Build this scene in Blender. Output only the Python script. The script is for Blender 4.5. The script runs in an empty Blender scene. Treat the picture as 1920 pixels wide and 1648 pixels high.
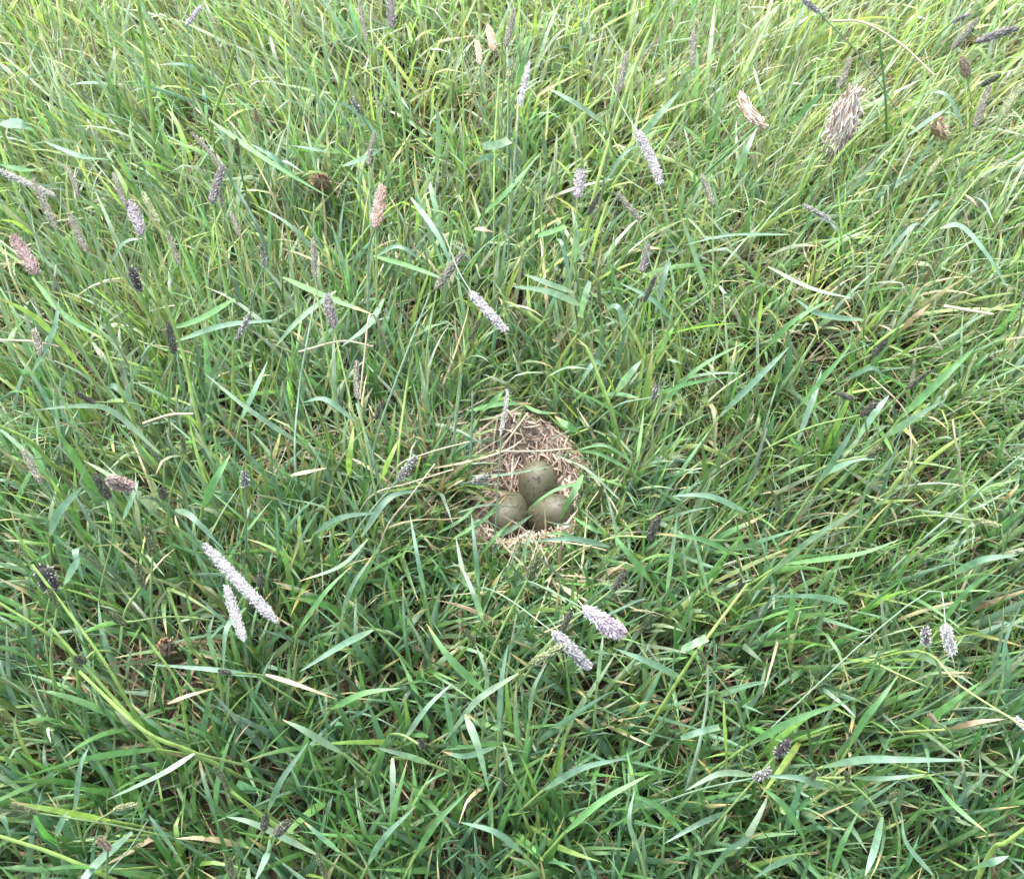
import bpy, math, random
import numpy as np
from mathutils import Vector, Matrix

rng = np.random.default_rng(7)
random.seed(7)
R = math.radians
sc = bpy.context.scene
C = sc.collection

# ------------------------------------------------------------------ camera
CAM_H, PITCH, F_PX = 0.69, 58.0, 1884.0          # metres, degrees below the horizon, focal length in photo pixels
cd = bpy.data.cameras.new('camera'); cam = bpy.data.objects.new('camera', cd); C.objects.link(cam)
cam.location = (0, 0, CAM_H); cam.rotation_euler = (R(90 - PITCH), 0, 0)
cd.sensor_fit = 'HORIZONTAL'; cd.sensor_width = 36.0; cd.lens = 36.0 * F_PX / 1920.0
cd.clip_start = 0.02; cd.clip_end = 500
sc.camera = cam

# ------------------------------------------------------------------ light: bright overcast
SUN_EL, SUN_AZ = 58.0, 25.0                       # azimuth measured from +Y (away from the camera) towards -X
w = bpy.data.worlds.new('World'); sc.world = w; w.use_nodes = True
nt = w.node_tree; nt.nodes.clear()
sky = nt.nodes.new('ShaderNodeTexSky'); sky.sky_type = 'NISHITA'; sky.sun_disc = False
sky.sun_elevation = R(SUN_EL); sky.sun_rotation = R(-SUN_AZ)
sky.air_density = 1.0; sky.dust_density = 4.0; sky.ozone_density = 1.0
hs = nt.nodes.new('ShaderNodeHueSaturation'); hs.inputs['Saturation'].default_value = 0.55
bg = nt.nodes.new('ShaderNodeBackground'); bg.inputs['Strength'].default_value = 0.15
wo = nt.nodes.new('ShaderNodeOutputWorld')
nt.links.new(sky.outputs[0], hs.inputs['Color']); nt.links.new(hs.outputs[0], bg.inputs['Color']); nt.links.new(bg.outputs[0], wo.inputs[0])
sd = bpy.data.lights.new('sun', 'SUN'); sd.energy = 1.1; sd.angle = R(50); sd.color = (1.0, 0.97, 0.92)
sun = bpy.data.objects.new('sun', sd); C.objects.link(sun)
sdir = Vector((-math.sin(R(SUN_AZ)) * math.cos(R(SUN_EL)), math.cos(R(SUN_AZ)) * math.cos(R(SUN_EL)), math.sin(R(SUN_EL))))
sun.rotation_euler = sdir.to_track_quat('Z', 'Y').to_euler(); sun.location = (0, 0, 3)
vs = sc.view_settings
vs.view_transform = 'Standard'; vs.look = 'None'; vs.exposure = 2.75; vs.gamma = 1.0; vs.use_curve_mapping = False

sc.cycles.use_adaptive_sampling = True; sc.cycles.adaptive_threshold = 0.03; sc.cycles.use_light_tree = False
sc.cycles.max_bounces = 4; sc.cycles.diffuse_bounces = 3; sc.cycles.transmission_bounces = 3; sc.cycles.glossy_bounces = 2

# ------------------------------------------------------------------ pixel -> point at a given height
_cp, _sp = math.cos(R(PITCH)), math.sin(R(PITCH))
FWD = np.array((0, _cp, -_sp)); UPV = np.array((0, _sp, _cp)); RGT = np.array((1.0, 0, 0))
def ray(px, py):
    return FWD + RGT * ((px - 960) / F_PX) - UPV * ((py - 824) / F_PX)
def at(px, py, z):
    d = ray(px, py); t = (z - CAM_H) / d[2]
    return np.array((0, 0, CAM_H)) + d * t
def to_px(x, y, z):
    x, y, z = np.asarray(x, float), np.asarray(y, float), np.asarray(z, float)
    dz = z - CAM_H
    dep = y * _cp - dz * _sp
    up = y * _sp + dz * _cp
    return 960 + F_PX * x / dep, 824 - F_PX * up / dep
def scale_at(p):                                  # metres per photo pixel at a point
    return float((p[1] * _cp - (p[2] - CAM_H) * _sp) / F_PX)

# ------------------------------------------------------------------ smooth noise
class Noise2:
    def __init__(s, seed, n=64):
        g = np.random.default_rng(seed); s.n = n; s.t = g.uniform(-1, 1, (n, n))
    def __call__(s, x, y):
        x, y = np.asarray(x, float), np.asarray(y, float)
        xi, yi = np.floor(x).astype(int), np.floor(y).astype(int)
        fx, fy = x - xi, y - yi
        fx, fy = fx * fx * (3 - 2 * fx), fy * fy * (3 - 2 * fy)
        n = s.n; a = s.t[xi % n, yi % n]; b = s.t[(xi + 1) % n, yi % n]; c = s.t[xi % n, (yi + 1) % n]; d = s.t[(xi + 1) % n, (yi + 1) % n]
        return (a * (1 - fx) + b * fx) * (1 - fy) + (c * (1 - fx) + d * fx) * fy
N_a, N_b, N_c, N_d, N_e, N_f = [Noise2(s) for s in (11, 12, 13, 14, 15, 16)]

# ------------------------------------------------------------------ nest shape (needed by the ground and the grass)
NEST = at(982, 926, 0.0)[:2]
def nest_rad(th):                                 # hollow: deep slope behind, short lip in front
    s = np.sin(th)
    return 0.038 + 0.023 * np.maximum(s, 0) ** 1.5 + 0.006 * np.maximum(-s, 0) + 0.003 * np.sin(3 * th + 1) + 0.0025 * np.sin(5 * th)
def nest_q(x, y):                                 # 0 centre, 1 rim
    dx, dy = x - NEST[0], y - NEST[1]
    return np.hypot(dx, dy) / nest_rad(np.arctan2(dy, dx))
def cup_z(q, th):
    rim = 0.001 + 0.012 * np.maximum(np.sin(th), 0)
    qq = np.minimum(q, 1.0)
    z = -0.030 + (rim + 0.030) * qq ** 2.1
    return np.where(q > 1, rim - np.maximum(rim - 0.001, 0) * np.clip((q - 1) / 0.25, 0, 1) - np.clip(q - 1.3, 0, 1) * 0.1, z)
def ground_z(x, y):
    z = 0.006 * N_a(x * 9, y * 9) + 0.003 * N_b(x * 31, y * 31)
    q = nest_q(x, y)
    k = np.clip((1.12 - q) / 0.12, 0, 1)
    return z * (1 - k) + k * (-0.045)

# ------------------------------------------------------------------ materials
def new_mat(name):
    m = bpy.data.materials.new(name); m.use_nodes = True
    t = m.node_tree; t.nodes.clear(); o = t.nodes.new('ShaderNodeOutputMaterial')
    return m, t, o
def leaf_material(name, transl=0.3, rough=0.45, spec=0.5, veins=True):
    m, t, o = new_mat(name); L = t.links.new
    at_ = t.nodes.new('ShaderNodeAttribute'); at_.attribute_name = 'col'
    ab = t.nodes.new('ShaderNodeAttribute'); ab.attribute_name = 'bl'
    sep = t.nodes.new('ShaderNodeSeparateColor'); L(ab.outputs['Color'], sep.inputs[0])
    geo = t.nodes.new('ShaderNodeNewGeometry')
    nz = t.nodes.new('ShaderNodeTexNoise'); nz.inputs['Scale'].default_value = 160; nz.inputs['Detail'].default_value = 1
    L(geo.outputs['Position'], nz.inputs['Vector'])
    mr = t.nodes.new('ShaderNodeMapRange'); mr.inputs[1].default_value = 0.3; mr.inputs[2].default_value = 0.7; mr.inputs[3].default_value = 0.8; mr.inputs[4].default_value = 1.2
    L(nz.outputs['Fac'], mr.inputs[0])
    mul = t.nodes.new('ShaderNodeMix'); mul.data_type = 'RGBA'; mul.blend_type = 'MULTIPLY'; mul.inputs[0].default_value = 1
    L(at_.outputs['Color'], mul.inputs[6]); L(mr.outputs[0], mul.inputs[7])
    last = mul.outputs[2]
    pr = t.nodes.new('ShaderNodeBsdfPrincipled'); pr.inputs['Roughness'].default_value = rough; pr.inputs['Specular IOR Level'].default_value = spec
    if veins:
        si = t.nodes.new('ShaderNodeMath'); si.operation = 'MULTIPLY'; si.inputs[1].default_value = 44; L(sep.outputs[1], si.inputs[0])
        sn = t.nodes.new('ShaderNodeMath'); sn.operation = 'SINE'; L(si.outputs[0], sn.inputs[0])
        vr = t.nodes.new('ShaderNodeMapRange'); vr.inputs[1].default_value = -1; vr.inputs[2].default_value = 1; vr.inputs[3].default_value = 0.86; vr.inputs[4].default_value = 1.08
        L(sn.outputs[0], vr.inputs[0])
        m2 = t.nodes.new('ShaderNodeMix'); m2.data_type = 'RGBA'; m2.blend_type = 'MULTIPLY'; m2.inputs[0].default_value = 1
        L(last, m2.inputs[6]); L(vr.outputs[0], m2.inputs[7]); last = m2.outputs[2]
        bp = t.nodes.new('ShaderNodeBump'); bp.inputs['Strength'].default_value = 0.25; bp.inputs['Distance'].default_value = 0.0004
        L(sn.outputs[0], bp.inputs['Height']); L(bp.outputs[0], pr.inputs['Normal'])
    L(last, pr.inputs['Base Color'])
    tr = t.nodes.new('ShaderNodeBsdfTranslucent')
    tc = t.nodes.new('ShaderNodeMix'); tc.data_type = 'RGBA'; tc.blend_type = 'MULTIPLY'; tc.inputs[0].default_value = 1
    L(last, tc.inputs[6]); tc.inputs[7].default_value = (1.05, 1.30, 0.75, 1); L(tc.outputs[2], tr.inputs['Color'])
    mx = t.nodes.new('ShaderNodeMixShader'); mx.inputs[0].default_value = transl
    L(pr.outputs[0], mx.inputs[1]); L(tr.outputs[0], mx.inputs[2]); L(mx.outputs[0], o.inputs[0])
    return m
M_leaf = leaf_material('grass_leaf', 0.33, 0.40, 0.65)
M_broad = leaf_material('broad_grass_leaf', 0.33, 0.48, 0.4)
M_fine = leaf_material('fine_grass_leaf', 0.36, 0.48, 0.4, veins=False)
M_stem = leaf_material('grass_stem', 0.12, 0.42, 0.45, veins=False)
M_dry = leaf_material('dry_straw', 0.12, 0.65, 0.25)
M_spike = leaf_material('spikelet', 0.12, 0.7, 0.2, veins=False)

def soil_material():
    m, t, o = new_mat('soil'); L = t.links.new
    g = t.nodes.new('ShaderNodeNewGeometry')
    n1 = t.nodes.new('ShaderNodeTexNoise'); n1.inputs['Scale'].default_value = 45; n1.inputs['Detail'].default_value = 8
    n2 = t.nodes.new('ShaderNodeTexNoise'); n2.inputs['Scale'].default_value = 3; n2.inputs['Detail'].default_value = 6
    L(g.outputs['Position'], n1.inputs['Vector']); L(g.outputs['Position'], n2.inputs['Vector'])
    r1 = t.nodes.new('ShaderNodeValToRGB'); e = r1.color_ramp.elements
    e[0].position = 0.35; e[0].color = (0.014, 0.012, 0.008, 1); e[1].position = 0.7; e[1].color = (0.045, 0.035, 0.022, 1)
    L(n1.outputs['Fac'], r1.inputs[0])
    # far from the nest the sheet itself stands for the meadow
    r2 = t.nodes.new('ShaderNodeValToRGB'); e = r2.color_ramp.elements
    e[0].position = 0.3; e[0].color = (0.045, 0.085, 0.022, 1); e[1].position = 0.7; e[1].color = (0.085, 0.13, 0.035, 1)
    L(n2.outputs['Fac'], r2.inputs[0])
    ln = t.nodes.new('ShaderNodeVectorMath'); ln.operation = 'LENGTH'; L(g.outputs['Position'], ln.inputs[0])
    mr = t.nodes.new('ShaderNodeMapRange'); mr.inputs[1].default_value = 3.2; mr.inputs[2].default_value = 4.2; L(ln.outputs['Value'], mr.inputs[0])
    mx = t.nodes.new('ShaderNodeMix'); mx.data_type = 'RGBA'; L(mr.outputs[0], mx.inputs[0]); L(r1.outputs[0], mx.inputs[6]); L(r2.outputs[0], mx.inputs[7])
    p = t.nodes.new('ShaderNodeBsdfPrincipled'); p.inputs['Roughness'].default_value = 0.95; p.inputs['Specular IOR Level'].default_value = 0.15
    L(mx.outputs[2], p.inputs['Base Color'])
    b = t.nodes.new('ShaderNodeBump'); b.inputs['Strength'].default_value = 0.8; b.inputs['Distance'].default_value = 0.006; L(n1.outputs['Fac'], b.inputs['Height']); L(b.outputs[0], p.inputs['Normal'])
    L(p.outputs[0], o.inputs[0]); return m
M_soil = soil_material()

def egg_material():
    m, t, o = new_mat('eggshell'); L = t.links.new
    tc = t.nodes.new('ShaderNodeTexCoord')
    oi = t.nodes.new('ShaderNodeObjectInfo')
    off = t.nodes.new('ShaderNodeVectorMath'); off.operation = 'ADD'; L(tc.outputs['Object'], off.inputs[0])
    mm = t.nodes.new('ShaderNodeMath'); mm.operation = 'MULTIPLY'; mm.inputs[1].default_value = 37; L(oi.outputs['Random'], mm.inputs[0]); L(mm.outputs[0], off.inputs[1])
    n0 = t.nodes.new('ShaderNodeTexNoise'); n0.inputs['Scale'].default_value = 60; n0.inputs['Detail'].default_value = 5; L(off.outputs[0], n0.inputs['Vector'])
    r0 = t.nodes.new('ShaderNodeValToRGB'); e = r0.color_ramp.elements
    e[0].position = 0.3; e[0].color = (0.047, 0.046, 0.025, 1); e[1].position = 0.7; e[1].color = (0.088, 0.084, 0.050, 1); L(n0.outputs['Fac'], r0.inputs[0])
    cur = r0.outputs[0]
    for sc_, thr, col, amt in ((210, 0.610, (0.026, 0.019, 0.012, 1), 0.85), (430, 0.625, (0.020, 0.015, 0.010, 1), 0.85), (110, 0.62, (0.055, 0.047, 0.030, 1), 0.6)):
        n = t.nodes.new('ShaderNodeTexNoise'); n.inputs['Scale'].default_value = sc_; n.inputs['Detail'].default_value = 1.5; L(off.outputs[0], n.inputs['Vector'])
        r = t.nodes.new('ShaderNodeMapRange'); r.inputs[1].default_value = thr; r.inputs[2].default_value = thr + 0.03; r.inputs[4].default_value = amt; L(n.outputs['Fac'], r.inputs[0])
        mx = t.nodes.new('ShaderNodeMix'); mx.data_type = 'RGBA'; L(r.outputs[0], mx.inputs[0]); L(cur, mx.inputs[6]); mx.inputs[7].default_value = col; cur = mx.outputs[2]
    p = t.nodes.new('ShaderNodeBsdfPrincipled'); p.inputs['Roughness'].default_value = 0.52; p.inputs['Specular IOR Level'].default_value = 0.4
    L(cur, p.inputs['Base Color'])
    nb = t.nodes.new('ShaderNodeTexNoise'); nb.inputs['Scale'].default_value = 1800; L(tc.outputs['Object'], nb.inputs['Vector'])
    b = t.nodes.new('ShaderNodeBump'); b.inputs['Strength'].default_value = 0.12; b.inputs['Distance'].default_value = 0.0003; L(nb.outputs['Fac'], b.inputs['Height']); L(b.outputs[0], p.inputs['Normal'])
    L(p.outputs[0], o.inputs[0]); return m
M_egg = egg_material()

# ------------------------------------------------------------------ mesh helpers
def mesh_np(name, V, F, col=None, bl=None, mat=None, smooth=True):
    """V (n,3); F (m,3|4); col, bl (n,3) colour and blade coordinates."""
    me = bpy.data.meshes.new(name)
    V = np.asarray(V, np.float32); F = np.asarray(F, np.int32); k = F.shape[1]
    me.vertices.add(len(V)); me.vertices.foreach_set('co', V.ravel())
    me.loops.add(F.size); me.loops.foreach_set('vertex_index', F.ravel())
    me.polygons.add(len(F)); me.polygons.foreach_set('loop_start', np.arange(len(F), dtype=np.int32) * k)
    me.polygons.foreach_set('use_smooth', np.full(len(F), smooth))
    for nm, a in (('col', col), ('bl', bl)):
        if a is not None:
            A = me.attributes.new(nm, 'FLOAT_COLOR', 'POINT')
            A.data.foreach_set('color', np.concatenate([a, np.ones((len(a), 1))], 1).astype(np.float32).ravel())
    me.update(); me.validate()
    if mat: me.materials.append(mat)
    return me
def link(name, me, parent=None, label=None, cat=None, group=None, kind=None):
    o = bpy.data.objects.new(name, me); C.objects.link(o)
    if parent is not None: o.parent = parent
    for k, v in (('label', label), ('category', cat), ('group', group), ('kind', kind)):
        if v: o[k] = v
    return o

def ribbons(P, W, side, fold, col, flat=False, rnd=None):
    """P (n,S,3) centre lines, W (n,S) half widths, side (n,S,3), fold (n,) -> V, F, col, bl.   3 verts across, or 2 when flat."""
    n, S, _ = P.shape
    T = np.gradient(P, axis=1); T /= np.linalg.norm(T, axis=2, keepdims=True) + 1e-9
    Nn = np.cross(side, T); Nn /= np.linalg.norm(Nn, axis=2, keepdims=True) + 1e-9
    Lf = P - side * W[..., None]; Rt = P + side * W[..., None]
    s = np.broadcast_to(np.linspace(0, 1, S)[None, :], (n, S))
    if flat:
        V = np.stack([Lf, Rt], 2); us = (0, 1)
    else:
        V = np.stack([Lf, P - Nn * (W * fold[:, None])[..., None], Rt], 2); us = (0, .5, 1)
    k = V.shape[2]
    idx = np.arange(n * S * k).reshape(n, S, k)
    F = np.stack([idx[:, :-1, :-1], idx[:, :-1, 1:], idx[:, 1:, 1:], idx[:, 1:, :-1]], -1).reshape(-1, 4)
    colv = np.repeat(col[:, :, None, :], k, 2).reshape(-1, 3)
    bl = np.stack([np.repeat(s[:, :, None], k, 2), np.broadcast_to(np.array(us)[None, None, :], (n, S, k)), np.zeros((n, S, k)) if rnd is None else np.broadcast_to(rnd[:, None, None], (n, S, k))], -1).reshape(-1, 3)
    return V.reshape(-1, 3), F, colv, bl
def curve_lines(base, az, th0, length, bend, kink_s, kink_a, az_drift, S, wob=None):
    """integrate blades of grass: th = angle from vertical along the blade."""
    n = len(az); s = np.linspace(0, 1, S)[None, :]
    th = th0[:, None] + bend[:, None] * s ** 1.4 + kink_a[:, None] / (1 + np.exp(-(s - kink_s[:, None]) * 40))
    th = np.minimum(th, 2.3)
    a = az[:, None] + az_drift[:, None] * s
    d = np.stack([np.sin(th) * np.cos(a), np.sin(th) * np.sin(a), np.cos(th)], -1) * (length / (S - 1))[:, None, None]
    P = np.concatenate([np.zeros((n, 1, 3)), np.cumsum(d[:, :-1], 1)], 1) + base[:, None, :]
    side = np.stack([-np.sin(a), np.cos(a), np.zeros_like(a)], -1)
    T = d / (np.linalg.norm(d, axis=2, keepdims=True) + 1e-9)
    return P, side, T
def twist_side(side, T, ang):
    c, s_ = np.cos(ang)[..., None], np.sin(ang)[..., None]
    return side * c + np.cross(T, side) * s_
def keep_above(P):
    g = ground_z(P[..., 0], P[..., 1]) + 0.003
    P[..., 2] = np.maximum(P[..., 2], g)
    return P
def cat_parts(parts):
    Vs, Fs, Cs, Bs, o = [], [], [], [], 0
    for V, F, c, b in parts:
        Vs.append(V); Fs.append(F + o); Cs.append(c); Bs.append(b); o += len(V)
    return np.concatenate(Vs), np.concatenate(Fs), np.concatenate(Cs), np.concatenate(Bs)
def tubes(P, W, col, k=4):
    n, S, _ = P.shape
    T = np.gradient(P, axis=1); T /= np.linalg.norm(T, axis=2, keepdims=True) + 1e-9
    ref = np.array((0.31, 0.17, 0.93)); a = np.cross(T, ref); a /= np.linalg.norm(a, axis=2, keepdims=True) + 1e-9
    b = np.cross(T, a)
    an = np.arange(k) * 2 * math.pi / k
    V = P[:, :, None, :] + (a[:, :, None, :] * np.cos(an)[None, None, :, None] + b[:, :, None, :] * np.sin(an)[None, None, :, None]) * W[:, :, None, None]
    idx = np.arange(n * S * k).reshape(n, S, k); nx = np.roll(idx, -1, 2)
    F = np.stack([idx[:, :-1], nx[:, :-1], nx[:, 1:], idx[:, 1:]], -1).reshape(-1, 4)
    s = np.broadcast_to(np.linspace(0, 1, S)[None, :, None], (n, S, k))
    bl = np.stack([s, np.broadcast_to((an / 6.2832)[None, None, :], (n, S, k)), np.zeros((n, S, k))], -1).reshape(-1, 3)
    return V.reshape(-1, 3), F, np.repeat(col[:, :, None, :], k, 2).reshape(-1, 3), bl

# ------------------------------------------------------------------ ground
def grid_axis(fine0, fine1, step, far):
    a = list(np.arange(fine0, fine1 + 1e-6, step)); lo, hi, d = fine0, fine1, step
    while hi < far:
        d *= 1.6; hi += d; lo -= d; a.append(hi); a.insert(0, lo)
    return np.array(a)
gx, gy = grid_axis(-0.95, 0.95, 0.012, 150), grid_axis(-0.35, 1.5, 0.012, 150)
X, Y = np.meshgrid(gx, gy, indexing='ij'); Z = ground_z(X, Y)
ii = np.arange(X.size).reshape(X.shape)
F = np.stack([ii[:-1, :-1], ii[1:, :-1], ii[1:, 1:], ii[:-1, 1:]], -1).reshape(-1, 4)
link('ground', mesh_np('ground', np.stack([X, Y, Z], -1).reshape(-1, 3), F, mat=M_soil), kind='structure')

# ------------------------------------------------------------------ the turf
PAL = {'blue': (0.104, 0.190, 0.112), 'green': (0.100, 0.198, 0.066), 'yel': (0.185, 0.270, 0.072), 'olive': (0.135, 0.170, 0.080), 'pale': (0.200, 0.270, 0.170),
       'straw': (0.38, 0.32, 0.20), 'dead': (0.19, 0.14, 0.085)}
PAL = {k: np.array(v) for k, v in PAL.items()}
def in_core(x, y): return (np.abs(x) < 0.42 + 0.30 * y) & (y > -0.08) & (y < 1.22)
def scatter(n_per_m2, r=rng):
    n = int(n_per_m2 * 1.9 * 1.3)
    x = r.uniform(-0.80, 0.80, int(n * 1.6 / 1.9)); y = r.uniform(-0.08, 1.22, len(x))
    k = in_core(x, y); return x[k], y[k]
def lean_field(x, y):
    """direction the turf leans, as seen in the photograph: left part to the left, right part up and to the right, combed by wind and feet"""
    px, py = to_px(x, y, np.full_like(x, 0.05))
    u, v = (px - 960) / 960, (py - 824) / 824
    lx = 0.75 * u + 0.7 * N_a(x * 4.0 + 3, y * 4.0) + 0.35 * N_b(x * 11, y * 11 + 5)
    ly = 0.30 + 0.6 * N_c(x * 4.0, y * 4.0 + 9) + 0.35 * N_d(x * 11 + 7, y * 11)
    return lx, ly, u, v
def fine_field(u, v, x, y):
    f = 0.9 * np.exp(-(((u - 0.55) / 0.6) ** 2 + ((v + 0.95) / 0.55) ** 2)) + 0.55 * np.exp(-(((u - 0.6) / 0.5) ** 2 + ((v - 0.0) / 0.4) ** 2)) \
        + 0.6 * np.exp(-(((u + 0.95) / 0.3) ** 2 + ((v + 0.3) / 0.4) ** 2)) + 0.5 * np.exp(-(((u + 0.9) / 0.5) ** 2 + ((v + 1.0) / 0.3) ** 2)) \
        + 0.35 * np.exp(-(((u - 0.75) / 0.3) ** 2 + ((v - 0.6) / 0.3) ** 2)) + 0.25 * N_e(x * 9, y * 9)
    return np.clip(f, 0, 1)
def gap_field(u, v, x, y):
    """bare, litter-strewn spots between the tufts"""
    g = 0.55 * np.clip(N_f(x * 13, y * 13) - 0.25, 0, 1) * 1.5 * np.clip(1 - 0.7 * v, .35, 1)
    for cx, cy, rx, ry, a in ((470, 845, 90, 50, .8), (1390, 545, 70, 40, .7), (275, 1215, 45, 35, .6), (1545, 500, 90, 35, .6), (625, 800, 60, 45, .7), (860, 390, 60, 40, .5),
                              (440, 205, 80, 50, .6), (1690, 900, 80, 50, .5), (1610, 1390, 60, 40, .4), (760, 1240, 50, 40, .6), (330, 1340, 40, 30, .4), (860, 1440, 60, 40, .4), (1120, 560, 60, 40, .5)):
        g = g + a * np.exp(-(((u * 960 + 960 - cx) / rx) ** 2 + ((v * 824 + 824 - cy) / ry) ** 2))
    return np.clip(g * np.clip((nest_q(x, y) - 1.2) / 1.2, 0, 1), 0, 0.93)
def nest_short(x, y):
    """trampled short grass round the nest, shortest in front of it"""
    dx, dy = x - NEST[0], y - NEST[1]
    q = nest_q(x, y)
    front = np.clip(-dy / (np.hypot(dx, dy) + 1e-6), 0, 1)
    far = np.where(front > 0.3, 2.7, 2.0)
    return np.clip(0.38 + 0.62 * (q - 1.0) / (far - 1.0), 0.3, 1)
def colour(n, u, v, fine, r):
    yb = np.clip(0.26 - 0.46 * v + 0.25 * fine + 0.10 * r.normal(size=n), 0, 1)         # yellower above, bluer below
    t = r.uniform(size=n)
    c = np.where((t < 0.38 - 0.28 * yb)[:, None], PAL['blue'], np.where((t < 0.92 - 0.5 * yb)[:, None], PAL['green'], PAL['yel']))
    o = r.uniform(size=n) < 0.09 - 0.06 * v; c[o] = PAL['olive']
    o = r.uniform(size=n) < 0.20 - 0.16 * v; c[o] = PAL['pale']
    c = c * np.exp(r.normal(0, 0.22, n) - 0.06 - 0.30 * v)[:, None] * (1 + r.normal(0, 0.06, (n, 3)))  # leaf colour darkens towards the camera, standing in for shade cast there
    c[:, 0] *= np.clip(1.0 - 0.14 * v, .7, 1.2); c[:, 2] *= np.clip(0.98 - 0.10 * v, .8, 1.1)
    return c
def dry_patch(u, v):
    px, py = u * 960 + 960, v * 824 + 824; g = 0
    for cx, cy, rx, ry, a in ((790, 900, 95, 70, .5), (480, 850, 110, 60, .25), (1560, 510, 130, 50, .25), (1000, 1075, 110, 40, .25), (1130, 960, 50, 60, .25), (620, 520, 120, 60, .12), (1750, 560, 120, 60, .15)):
        g = g + a * np.exp(-(((px - cx) / rx) ** 2 + ((py - cy) / ry) ** 2))
    return g
def blade_colours(c, S, r, p_dry=0.05, p_tip=0.22, patch=None):
    n = len(c); s = np.linspace(0, 1, S)[None, :, None]
    base = c * np.array((1.45, 1.25, 0.95)) + 0.015
    col = c[:, None, :] * (1 - np.clip(1 - s / 0.22, 0, 1) * 0.6) + base[:, None, :] * np.clip(1 - s / 0.22, 0, 1) * 0.6
    dry = r.uniform(size=n) < p_dry + (0 if patch is None else patch)
    dcol = np.where((r.uniform(size=n) < 0.65)[:, None], PAL['straw'], PAL['dead']) * np.exp(r.normal(0, 0.2, n))[:, None]
    col = np.where(dry[:, None, None], dcol[:, None, :] * (0.85 + 0.3 * s), col)
    tip = (r.uniform(size=n) < p_tip)[:, None, None] * np.clip((s - r.uniform(0.72, 0.95, (n, 1, 1))) / 0.1, 0, 1)
    return np.clip(col * (1 - tip) + np.array((0.33, 0.25, 0.11)) * tip, 0.002, 0.9)

def leafy_shoots(x, y, r, S=7):
    """tillers: a short sheath that carries three to five flat leaves"""
    lx, ly, u, v = lean_field(x, y); fine = fine_field(u, v, x, y)
    keep = r.uniform(size=len(x)) > np.maximum(gap_field(u, v, x, y), 0.75 * fine)
    keep &= nest_q(x, y) > 0.97
    x, y, lx, ly, u, v, fine = [a[keep] for a in (x, y, lx, ly, u, v, fine)]
    n = len(x); sh = nest_short(x, y)
    dx, dy = x - NEST[0], y - NEST[1]; dn = np.hypot(dx, dy) + 1e-6
    near = np.where(dy < -0.3 * dn, 0.85, 0.25) * np.clip(1 - (dn - 0.05) / 0.08, 0, 1)
    lx = lx * (1 - near) + near * 1.3 * dx / dn; ly = ly * (1 - near) + near * 1.3 * dy / dn
    az = np.arctan2(ly, lx) + r.normal(0, 0.8, n); th = np.clip(0.22 + 0.26 * np.hypot(lx, ly) + r.normal(0, 0.2, n), 0.05, 1.2)
    hs_ = r.uniform(0.008, 0.038, n) * sh * (1.05 - 0.15 * v)
    b = np.stack([x, y, ground_z(x, y) - 0.003], -1)
    st = np.stack([np.sin(th) * np.cos(az), np.sin(th) * np.sin(az), np.cos(th)], -1)
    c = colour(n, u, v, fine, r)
    Pst = b[:, None, :] + st[:, None, :] * (hs_[:, None] * np.array([0, .5, 1.05])[None, :])[..., None]
    Pst = keep_above(Pst)
    cs = np.clip(c * np.array((1.7, 1.35, 0.8)) + 0.01, 0, 0.5)
    parts_st = tubes(Pst, np.repeat(r.uniform(0.0007, 0.0013, n)[:, None], 3, 1) * np.array([1.15, 1, .7]), np.repeat(cs[:, None, :], 3, 1), 3)
    out = []
    psi = az + r.uniform(-1.5, 1.5, n)
    for j in range(5):
        m = r.uniform(size=n) < (1, 1, 0.95, 0.55, 0.25)[j]
        k = int(m.sum()); t = np.array((1.0, 0.72, 0.5, 0.3, 0.1))[j] + r.uniform(-0.1, 0.05, k)
        base = b[m] + st[m] * (hs_[m] * t)[:, None]
        a = np.where(j % 2 == 0, psi[m], psi[m] + math.pi) + r.normal(0, 0.55, k)
        # pull the leaf's direction towards the local lean
        vx = np.cos(a) + 0.9 * lx[m]; vy = np.sin(a) + 0.9 * ly[m]; a = np.arctan2(vy, vx)
        L = r.uniform(0.032, 0.082, k) * (1.0 + 0.12 * r.normal(size=k)) * sh[m] * (0.95 - 0.10 * v[m])
        th0 = np.clip(r.normal(0.50, 0.28, k), 0.03, 1.35); bend = r.normal(0.38, 0.38, k)
        kk = r.uniform(size=k) < 0.13
        P, side, T = curve_lines(base, a, th0, L, bend, r.uniform(0.25, 0.75, k), np.where(kk, r.uniform(0.6, 1.4, k), 0), r.normal(0, 0.22, k), S)
        P = keep_above(P)
        s = np.linspace(0, 1, S)[None, :]
        w0 = (0.0008 + 0.0016 * r.uniform(size=k) ** 1.4) * np.where(r.uniform(size=k) < 0.10, 1.3, 1) * (1.02 + 0.10 * v[m]) * np.clip(0.6 + 0.4 * L / 0.07, 0.5, 1.2)
        prof = np.clip(np.minimum(0.72 + 1.4 * s, 1.0), 0, 1) * (1 - s ** 2.4) ** 0.9
        W = w0[:, None] * prof + 0.00006
        tw = r.normal(0, 0.35, k)[:, None] + r.normal(0, 0.9, k)[:, None] * s
        side = twist_side(side, T, tw)
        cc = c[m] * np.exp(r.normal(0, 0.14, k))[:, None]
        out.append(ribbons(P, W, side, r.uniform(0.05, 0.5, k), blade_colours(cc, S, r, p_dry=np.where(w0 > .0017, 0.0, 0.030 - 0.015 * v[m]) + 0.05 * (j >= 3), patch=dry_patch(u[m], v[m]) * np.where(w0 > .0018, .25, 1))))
    return out, parts_st
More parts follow.
